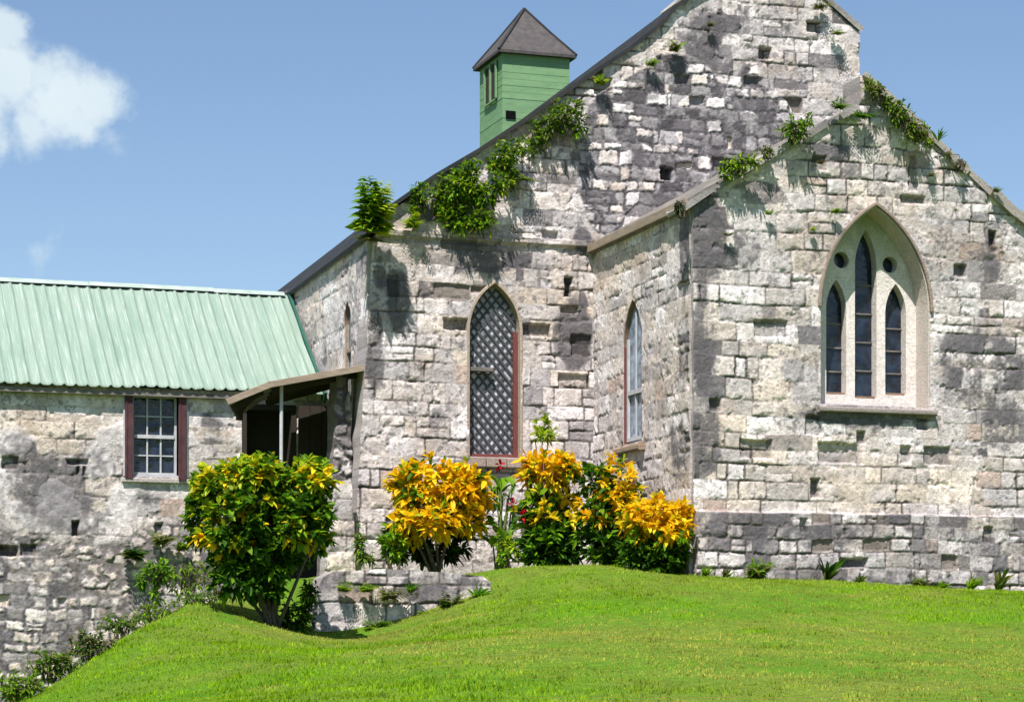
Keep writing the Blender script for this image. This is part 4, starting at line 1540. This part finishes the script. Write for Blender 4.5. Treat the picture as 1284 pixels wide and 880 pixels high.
green_only = col_mix([G1, G2, G3], [.32, .44, .24])
green_yel = col_mix([G1, G2, G3, G4 * .7], [.22, .36, .30, .12], [Y1, Y3, G4], [.35, .3, .35], .13)
top_yel = col_mix([G3, G4, G2], [.4, .35, .25], [Y1, Y3, G4], [.25, .35, .40], .46)
gold = col_mix([Y1, Y2, Y3, G4], [.5, .28, .17, .05], [G3, G2], None, .06)
gold_mix = col_mix([Y1, Y2, Y3], [.45, .3, .25], [G3, G4, G2], None, .35)

croton('large vase shaped croton with dark green leaves and yellow tips, casting shade on the lawn', (343, 786, 27.0), [
    (325, 630, 0, 84, 50, .66, 256, green_yel), (328, 682, 0, 62, 50, .56, 175, green_only), (335, 730, .0, 34, 30, .32, 54, green_only),
    (275, 608, -.1, 38, 28, .4, 67, top_yel), (320, 592, -.1, 48, 22, .45, 89, top_yel), (382, 600, .0, 40, 26, .45, 81, top_yel), (252, 640, 0, 20, 44, .35, 45, green_yel),
    (285, 660, -.35, 42, 40, .3, 59, green_yel), (396, 650, 0, 22, 44, .35, 45, green_yel), (370, 650, -.3, 34, 40, .3, 45, green_yel), (300, 720, -.25, 42, 34, .28, 54, green_only)],
    .128, .072, 1, 12, 11)
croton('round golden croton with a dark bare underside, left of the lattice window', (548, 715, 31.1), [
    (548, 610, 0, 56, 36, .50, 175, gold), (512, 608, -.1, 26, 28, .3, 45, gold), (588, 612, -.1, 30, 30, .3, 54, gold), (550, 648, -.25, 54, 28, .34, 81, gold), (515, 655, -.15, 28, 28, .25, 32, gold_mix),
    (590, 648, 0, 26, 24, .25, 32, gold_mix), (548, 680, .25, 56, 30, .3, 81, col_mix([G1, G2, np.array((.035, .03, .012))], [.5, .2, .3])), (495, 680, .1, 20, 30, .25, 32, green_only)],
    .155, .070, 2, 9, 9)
croton('tall loose croton with broad green and gold leaves, right of the red flowers', (690, 715, 31.2), [
    (690, 590, 0, 42, 24, .36, 48, gold), (705, 580, -.1, 26, 14, .3, 27, gold), (668, 590, 0, 16, 18, .2, 16, gold), (690, 640, -.05, 42, 34, .36, 45, col_mix([G2, G3, G4], None, [Y1, Y3], None, .3)), (690, 682, -.1, 46, 30, .36, 94, green_only), (690, 650, .2, 50, 50, .3, 81, green_only)],
    .165, .078, 3, 8, 8)
croton('mixed green and gold croton between the broad leaved one and the clipped one', (765, 715, 31.0), [
    (775, 600, 0, 30, 28, .30, 40, gold_mix), (745, 600, 0, 26, 22, .30, 27, green_only), (760, 640, -.1, 40, 30, .34, 54, col_mix([G2, G3, G1], None, [Y1, Y2], None, .36)), (760, 684, -.1, 46, 30, .36, 94, green_only), (765, 650, .2, 44, 50, .3, 81, green_only), (785, 625, -.1, 20, 24, .2, 32, gold)],
    .135, .064, 4, 8, 9)
croton('squat clipped golden croton against the chancel corner', (822, 724, 30.0), [
    (822, 648, 0, 50, 26, .40, 148, gold), (800, 660, -.15, 26, 24, .25, 27, gold), (845, 655, -.1, 26, 26, .28, 40, gold), (822, 692, 0, 48, 34, .38, 202, green_only), (840, 665, -.3, 26, 20, .2, 18, gold)],
    .135, .066, 5, 8, 9)
croton('pale lime green young shrub on a thin stem under the lattice window sill', (684, 715, 31.6), [
    (683, 538, 0, 15, 20, .16, 35, col_mix([G4, G3, np.array((.42, .50, .06))], [.5, .2, .3]))], .10, .04, 6, 3, 7, None, 'young_shrub')
croton('small bright green bush under the left side of the round golden croton', (497, 712, 30.7), [
    (492, 682, 0, 20, 24, .2, 45, col_mix([G3, G2, G4], [.5, .3, .2]))], .09, .045, 7, 4, 8, None, 'low_bush')
croton('low yellow green bush in the gap between the two big golden crotons', (640, 712, 30.9), [
    (638, 690, 0, 26, 16, .2, 37, col_mix([G3, G4, G2], [.4, .3, .3]))], .10, .045, 8, 4, 8, None, 'low_bush')


def heliconia():
    p = atD(628, 715, 31.4); z = ground_z(p.x, p.y); base = Vector((p.x, p.y, z))
    root = empty('flowering_plant', base, 'tall broad leaved plant with small red flowers under the lattice window', 'plant')
    n = 46; k = 31.4 / F
    P = []; D = []
    for i in range(n):
        c = atD(626 + RNG.uniform(-20, 20), 660 + RNG.uniform(-58, 32), 31.4 + RNG.uniform(-.2, .2))
        a = RNG.uniform(0, 2 * np.pi)
        P.append(c); D.append((math.cos(a) * .7, math.sin(a) * .5, RNG.uniform(.5, 1.2)))
    P = np.array(P); D = np.array(D)
    link('foliage', leaves_mesh('foliage', P, D, RNG.uniform(.32, .5, n), RNG.uniform(.09, .13, n), pick([G3, G2, np.array((.20, .34, .10))], n), droop=.45), M['leaf'], root, base)
    m = MB()
    for i in range(0, n, 3): m.tube([base + Vector((RNG.uniform(-.08, .08), RNG.uniform(-.08, .08), -.05)), Vector(P[i])], [.016, .010], 5)
    m.build('stem', plain_mat('green_stem', (.13, .19, .05), .7, scale=8), root, base)
    red = leaf_mat('red_petal', .2, .5)
    for (u, v) in ((627, 583), (644, 632), (655, 646)):
        c = atD(u, v, 31.05)
        pp, dd = shell(c, (.03, .03, .05), 16, .1)
        link('flower', leaves_mesh('flower', pp, dd + np.array((0, 0, .5)), np.full(16, .085), np.full(16, .04), pick([np.array((.45, .008, .025)), np.array((.30, .006, .03))], 16)), red, root, c)


heliconia()


# --- growth on the walls: ferns, shrubs and tufts
def fern(name, label, cat, u, v, d, size, n, seed, up=.8, cols=None, group=None, wide=.7, spike=False, out=(0, -1, 0)):
    """Arching fronds with paired leaflets, rooted at one crack in the stone."""
    rg = np.random.default_rng(seed)
    c = np.array(atD(u, v, d))
    cols = cols or [G3, G2, np.array((.16, .25, .03))]
    P, D, L, Wd, Cc = [], [], [], [], []
    for i in range(n):
        a = rg.uniform(-1, 1)
        d0 = nrm(np.array((a * wide, out[1] * rg.uniform(.15, .9) + rg.uniform(-.2, .1), up * rg.uniform(.6, 1.2))) + np.array(out) * .1)
        ln = size * rg.uniform(.6, 1.15)
        col = cols[rg.integers(len(cols))] * rg.uniform(.75, 1.15)
        if spike:
            P.append(c); D.append(d0); L.append(ln); Wd.append(ln * .11); Cc.append(col); continue
        side = nrm(np.cross(d0, np.array((0, 0, 1.0)) + rg.normal(0, .2, 3)))
        k = 9
        for j in range(1, k + 1):
            t = j / k
            p = c + d0 * ln * t + np.array((0, 0, -1)) * ln * .38 * t * t
            ll = ln * .30 * (1.05 - t * .75)
            for sg in (-1, 1):
                P.append(p); D.append(side * sg + d0 * .55 + np.array((0, 0, -.15))); L.append(ll); Wd.append(ll * .40); Cc.append(col * rg.uniform(.85, 1.1))
    me = leaves_mesh(name, np.array(P), np.array(D), np.array(L), np.array(Wd), np.array(Cc), droop=.3 if not spike else .28)
    o = link(name, me, M['leaf'], None, c)
    return tag(o, label, cat, group)


def wall_bush(name, label, cat, parts, d, leaf, seed, cols=None, group=None, per=5, dark=False):
    """A small twiggy bush: parts are (u, v, ru, rv, count)."""
    cols = cols or [G3, G2, G4 * .8, G3, G1]
    AP = [[] for _ in range(5)]
    first = None
    for (u, v, ru, rv, cnt) in parts:
        c = atD(u, v, d); k = d / F
        if first is None: first = atD(u, v + rv * .8, d)
        cen, o = shell(c, (ru * k, min(ru, rv) * k * .8, rv * k), cnt, .35)
        o = nrm(o + np.array((0, -.3, .6)))
        r = rosettes(cen, o, per + 1, leaf * 1.1, leaf * .36, col_mix(cols, None))
        for lst, x in zip(AP, r): lst.append(x)
    A = [np.concatenate(x) for x in AP]
    root = empty(name, first, label, cat, group)
    link('foliage', leaves_mesh('foliage', *A, droop=.3), M['leaf'], root, first)
    cc = A[0]
    grow(first, cc[::max(1, len(cc) // 10)], .008, seed, 8).build('stem', M['bark'], root, first)
    return root


GW = 'plants growing out of the church masonry'
dN = lambda u: YN / pdir(u, 0).y - .03
dC = lambda u: YC / pdir(u, 0).y - .03
OLIVE = [np.array((.13, .15, .035)), np.array((.20, .22, .05)), np.array((.08, .10, .025))]
BRIGHT = [G3, G4, np.array((.20, .36, .03))]
# nave left rake
fern('wall_fern', 'tall spiky fern standing on the left corner of the big gable', 'fern', 465, 300, dN(466) - .35, 1.12, 34, 1, 2.9, [G3, G2, G3, G4], GW, .55)
fern('wall_fern', 'dark hanging fern below the spiky fern at the left corner of the big gable', 'fern', 462, 302, dN(466) - .35, .34, 18, 2, .3, OLIVE, GW, .9)
fern('wall_fern', 'yellow green fern low on the left gable slope beside the corner stone', 'fern', 516, 288, dN(516) - .05, .36, 20, 3, 1.0, BRIGHT, GW, .6)
wall_bush('wall_bush', 'small upright bush between the corner fern and the broad bush on the gable', 'bush', [(528, 243, 15, 18, 34), (520, 262, 9, 14, 14)], dN(528) - .12, .09, 4, None, GW)
wall_bush('wall_bush', 'broadest dense green bush on the gable slope, hanging over the string course', 'bush',
          [(575, 232, 32, 28, 110), (603, 240, 30, 20, 70), (572, 270, 22, 28, 64), (602, 276, 22, 20, 50), (555, 250, 18, 24, 40), (628, 228, 18, 18, 34), (590, 212, 22, 16, 34)], dN(585) - .14, .10, 5, None, GW)
wall_bush('wall_bush', 'middle sized bush just under the roof edge, right of the broadest bush', 'bush', [(636, 194, 19, 22, 60), (642, 218, 14, 22, 34), (618, 206, 14, 14, 24), (654, 182, 12, 12, 18)], dN(640) - .12, .085, 6, None, GW)
wall_bush('wall_bush', 'olive green trailing bush on the gable below the turret', 'bush', [(706, 146, 28, 22, 90), (682, 165, 22, 20, 54), (724, 158, 16, 24, 34), (672, 182, 16, 16, 24), (722, 132, 14, 14, 20)], dN(700) - .12, .085, 7,
          [np.array((.14, .20, .025)), G3, OLIVE[0], G2], GW)
fern('wall_fern', 'lower of two small bright ferns in the dark gap under the roof edge', 'fern', 815, 84, dN(815) - .05, .22, 20, 8, .9, BRIGHT, GW, .8)
fern('wall_fern', 'upper of two small bright ferns in the dark gap under the roof edge', 'fern', 844, 66, dN(844) - .05, .27, 24, 9, .9, BRIGHT + OLIVE, GW, .8)
fern('wall_fern', 'small dry brown green tuft high on the gable near its left shoulder', 'fern', 890, 34, dN(890) - .04, .17, 14, 10, .9, OLIVE, GW, .8)
fern('wall_fern', 'mossy tuft hanging high on the right shoulder of the gable', 'fern', 1047, 44, dN(1047) - .04, .24, 16, 11, .3, OLIVE + [G3], GW, .7)
fern('wall_fern', 'olive tuft at the top edge of the gable beside the sky', 'fern', 1026, 12, dN(1026) - .04, .24, 14, 12, .7, OLIVE, GW, .8)
# chancel rakes
wall_bush('wall_bush', 'feathery bush spilling over the left coping of the chancel, lower of two', 'bush', [(925, 206, 24, 12, 50), (908, 214, 14, 10, 18), (945, 200, 14, 8, 16)], dC(925) - .18, .08, 13, BRIGHT + [G2, OLIVE[1]], GW)
wall_bush('wall_bush', 'rounded bush on the left coping of the chancel near its peak', 'bush', [(996, 162, 22, 18, 60), (1010, 152, 12, 10, 16)], dC(996) - .18, .08, 14, [G3, G2, OLIVE[1], np.array((.17, .28, .03))], GW)
wall_bush('wall_bush', 'dark clump in the angle where the tan eaves board meets the coping', 'bush', [(852, 260, 8, 10, 22)], dC(852) - .2, .06, 15, [G1, np.array((.03, .04, .015))], GW)
wall_bush('wall_bush', 'mossy green growth at the very peak of the chancel gable', 'bush', [(1098, 112, 14, 12, 30), (1090, 100, 8, 8, 12)], dC(1098) - .14, .07, 16, OLIVE + [G3], GW)
wall_bush('wall_bush', 'large drooping growth below the chancel peak on the right slope', 'bush', [(1128, 142, 18, 16, 46), (1142, 158, 16, 18, 36), (1112, 128, 10, 10, 16)], dC(1128) - .14, .075, 17, OLIVE + [G3, G2], GW)
fern('wall_fern', 'dark fern hanging in the masonry just beneath the chancel peak', 'fern', 1078, 148, dC(1078) - .04, .26, 22, 18, .4, [G2, G1, G3], GW, .8)
fern('wall_fern', 'small spiky fern standing up against the sky on the right chancel slope', 'fern', 1176, 178, dC(1176) - .1, .26, 14, 19, 1.2, [G2, G3], GW, .8, True)
fern('wall_fern', 'tiny mossy tuft low on the right chancel slope near the frame edge', 'fern', 1248, 242, dC(1248) - .1, .17, 14, 20, .9, OLIVE + [G3], GW, .8)
wall_bush('wall_bush', 'flat mossy strip on the right coping between the spiky fern and the lower tuft', 'bush', [(1205, 205, 14, 6, 18), (1190, 192, 8, 5, 8)], dC(1205) - .14, .05, 21, OLIVE, GW)
wall_bush('wall_bush', 'straggly growth along the right chancel slope between the drooping one and the spiky fern', 'bush', [(1152, 164, 16, 12, 34), (1164, 176, 10, 10, 16)], dC(1152) - .14, .065, 151, OLIVE + [G3, G4 * .7], GW)
wall_bush('wall_bush', 'pale straggly growth on the left chancel coping between the two bushes there', 'bush', [(962, 190, 18, 6, 22)], dC(962) - .16, .06, 152, OLIVE + [G3], GW)
fern('wall_fern', 'lone dark fern near the top of the chancel left coping', 'fern', 1050, 138, dC(1050) - .14, .26, 22, 153, .7, [G2, G3, OLIVE[0]], GW, .8)
fern('wall_fern', 'pale fern hanging from the string course under the broadest bush', 'fern', 655, 226, dN(655) - .05, .26, 20, 154, .3, [G3, OLIVE[1]], GW, .7)
fern('wall_fern', 'bright fern at the roof edge right of the trailing bush below the turret', 'fern', 752, 108, dN(752) - .06, .24, 20, 155, .9, BRIGHT, GW, .7)
# loose tufts in the chancel front
fern('wall_fern', 'bright tuft in a joint left of the tracery window, leftmost of three in a row', 'fern', 963, 270, dC(963) - .03, .15, 16, 22, .8, BRIGHT, GW, .6)
fern('wall_fern', 'bright tuft in a joint just left of the tracery window peak, highest of three', 'fern', 1046, 268, dC(1046) - .03, .16, 16, 23, .8, BRIGHT, GW, .7)
fern('wall_fern', 'small tuft in a joint beside the left shoulder of the tracery window arch', 'fern', 1018, 290, dC(1018) - .03, .14, 14, 24, .6, BRIGHT, GW, .6)
fern('wall_fern', 'olive tuft in the stained masonry near the chancel left corner', 'fern', 912, 296, dC(912) - .03, .14, 12, 25, .5, OLIVE, GW, .6)
fern('wall_fern', 'reddish dry tuft in a joint high in the chancel gable under the rounded bush', 'fern', 1028, 206, dC(1028) - .03, .13, 12, 26, .6, [np.array((.16, .07, .03)), OLIVE[0]], GW, .6)
fern('wall_fern', 'thin olive tuft right of the tracery window peak', 'fern', 1165, 222, dC(1165) - .03, .15, 10, 27, .5, OLIVE, GW, .4)

# --- weeds at the foot of the plinth
GP = 'weeds at the foot of the chancel wall'
for i, (u, h, cols, lab) in enumerate([
        (882, .20, BRIGHT, 'low yellow weed at the plinth beside the clipped croton'),
        (908, .18, OLIVE + [G3], 'small pale weed at the plinth a step right of the clipped croton'),
        (946, .36, [G3, OLIVE[1]], 'tall slender weed at the plinth left of the tracery window'),
        (1036, .40, [G1, G2, OLIVE[0]], 'dark bushy weed at the plinth straight below the tracery window'),
        (1076, .18, [G2, OLIVE[0]], 'flat weed at the plinth just right of the dark bushy weed'),
        (1150, .22, OLIVE + [G3], 'olive weed at the plinth below the right edge of the tracery window'),
        (1215, .28, BRIGHT, 'yellow green weed at the plinth, second from the frame edge'),
        (1250, .38, [G2, G3, OLIVE[1]], 'upright weed at the plinth nearest the right frame edge'),
        (1180, .16, [G3], 'smallest green weed at the plinth between the olive and the yellow green ones')]):
    q = pdir(u, 700); k = (YC - .14) / q.y; x, y = q.x * k, q.y * k
    z = ground_z(x, y)
    v = HORIZ - F * (z - .02) / k
    fern('weed', lab, 'weed', u, v, k, h * 1.35, 28, 60 + i, 1.1, cols, GP, .5, spike=(i % 3 != 2))

# --- plants on and round the retaining wall
GR = 'weeds on the low retaining wall'
dR = lambda u: YR / pdir(u, 0).y - .06
for i, (u, v, s, n, cols, lab, sp) in enumerate([
        (430, 742, .17, 18, BRIGHT, 'yellow green tuft near the left end of the low retaining wall', False),
        (458, 742, .18, 18, BRIGHT, 'second yellow green tuft on the low retaining wall', False),
        (488, 752, .26, 16, OLIVE + [TAN * .5], 'dry brown hanging weed in the middle of the low retaining wall', False),
        (514, 745, .22, 16, [G2, G3], 'dark green spiky weed right of the dry brown one', True),
        (562, 762, .26, 18, OLIVE + [G2], 'olive weed low against the retaining wall towards its right end', False),
        (598, 752, .22, 22, [G3, np.array((.10, .30, .015))], 'lush grass tuft at the right end of the low retaining wall', True),
        (470, 790, .22, 18, [G2, G3], 'leafy weed at the foot of the low retaining wall', False),
        (535, 775, .18, 16, [G3, G4], 'pale grass tuft at the foot of the low retaining wall', True)]):
    fern('weed', lab, 'weed', u, v, dR(u), s * 1.35, n + 8, 80 + i, .8, cols, GR, .8, sp)
wall_bush('low_bush', 'leafy green plant at the nave corner behind the retaining wall', 'bush', [(452, 680, 10, 24, 26), (462, 700, 14, 10, 14)], 30.6, .09, 91, [G3, G2, OLIVE[1]], None)
wall_bush('low_bush', 'dark low bush between the large croton and the retaining wall', 'bush', [(372, 772, 26, 24, 70), (390, 742, 12, 20, 26), (350, 785, 16, 10, 20)], 27.35, .10, 92, [G1, G2, G3], None)

# --- scrub along the edge of the lawn, in front of the annex
GS = 'scrub along the lawn edge below the annex'
for i, (u, v, d, ru, rv, n, lf, cols, lab) in enumerate([
        (18, 862, 22.5, 24, 22, 60, .07, [G3, OLIVE[1], G3], 'scrub bush in the bottom left corner of the lawn edge'),
        (62, 832, 23.6, 26, 22, 60, .07, [G3, OLIVE[0], OLIVE[1], G2], 'scrub bush beside the corner one, second along the lawn edge'),
        (106, 808, 24.8, 24, 20, 54, .07, [OLIVE[1], G2, TAN * .7], 'brownish scrub bush in the middle of the lawn edge row'),
        (150, 782, 26.0, 24, 16, 46, .06, [G2, OLIVE[1], G3], 'low scrub bush right of the brownish one'),
        (192, 768, 27.2, 24, 14, 40, .06, [G3, OLIVE[1]], 'low green scrub bush below the annex window'),
        (240, 752, 28.4, 26, 16, 44, .06, [G3, OLIVE[1], G2], 'scrub bush touching the left side of the large croton'),
        (278, 740, 29.5, 20, 12, 30, .06, [OLIVE[0], OLIVE[1], G2], 'pale scrub behind the large croton on the lawn edge'),
        (232, 722, 31.8, 26, 22, 50, .08, [OLIVE[1], TAN * .8, G3], 'dry brownish scrub against the annex wall between sapling and large croton')]):
    wall_bush('scrub_bush', lab, 'bush', [(u, v, ru * 1.15, rv, int(n * 1.35)), (u + ru * .9, v - 4, ru * .7, rv * .8, n // 2)], d, lf, 120 + i, cols, GS)
wall_bush('low_bush', 'small leafy sapling in front of the rubble wall below the annex window', 'bush', [(202, 714, 22, 18, 54), (196, 742, 10, 16, 18), (180, 726, 12, 12, 14)], 31.5, .10, 131, [G3, G2, BRIGHT[2]], None)
GA = 'weeds growing in the annex wall'
dW = lambda u: YW / pdir(u, 0).y - .05
fern('weed', 'dark weed in the annex wall left of the small sapling', 'weed', 166, 702, dW(166), .44, 26, 141, .8, [G2, G1, OLIVE[0]], GA, .6)
fern('weed', 'pale weed in the annex wall above the small sapling', 'weed', 202, 684, dW(202), .40, 22, 142, .8, [G3, OLIVE[1]], GA, .5)
fern('weed', 'little weed in the annex wall beside the large croton', 'weed', 229, 690, dW(229), .32, 20, 143, .7, [G3, OLIVE[0]], GA, .5)
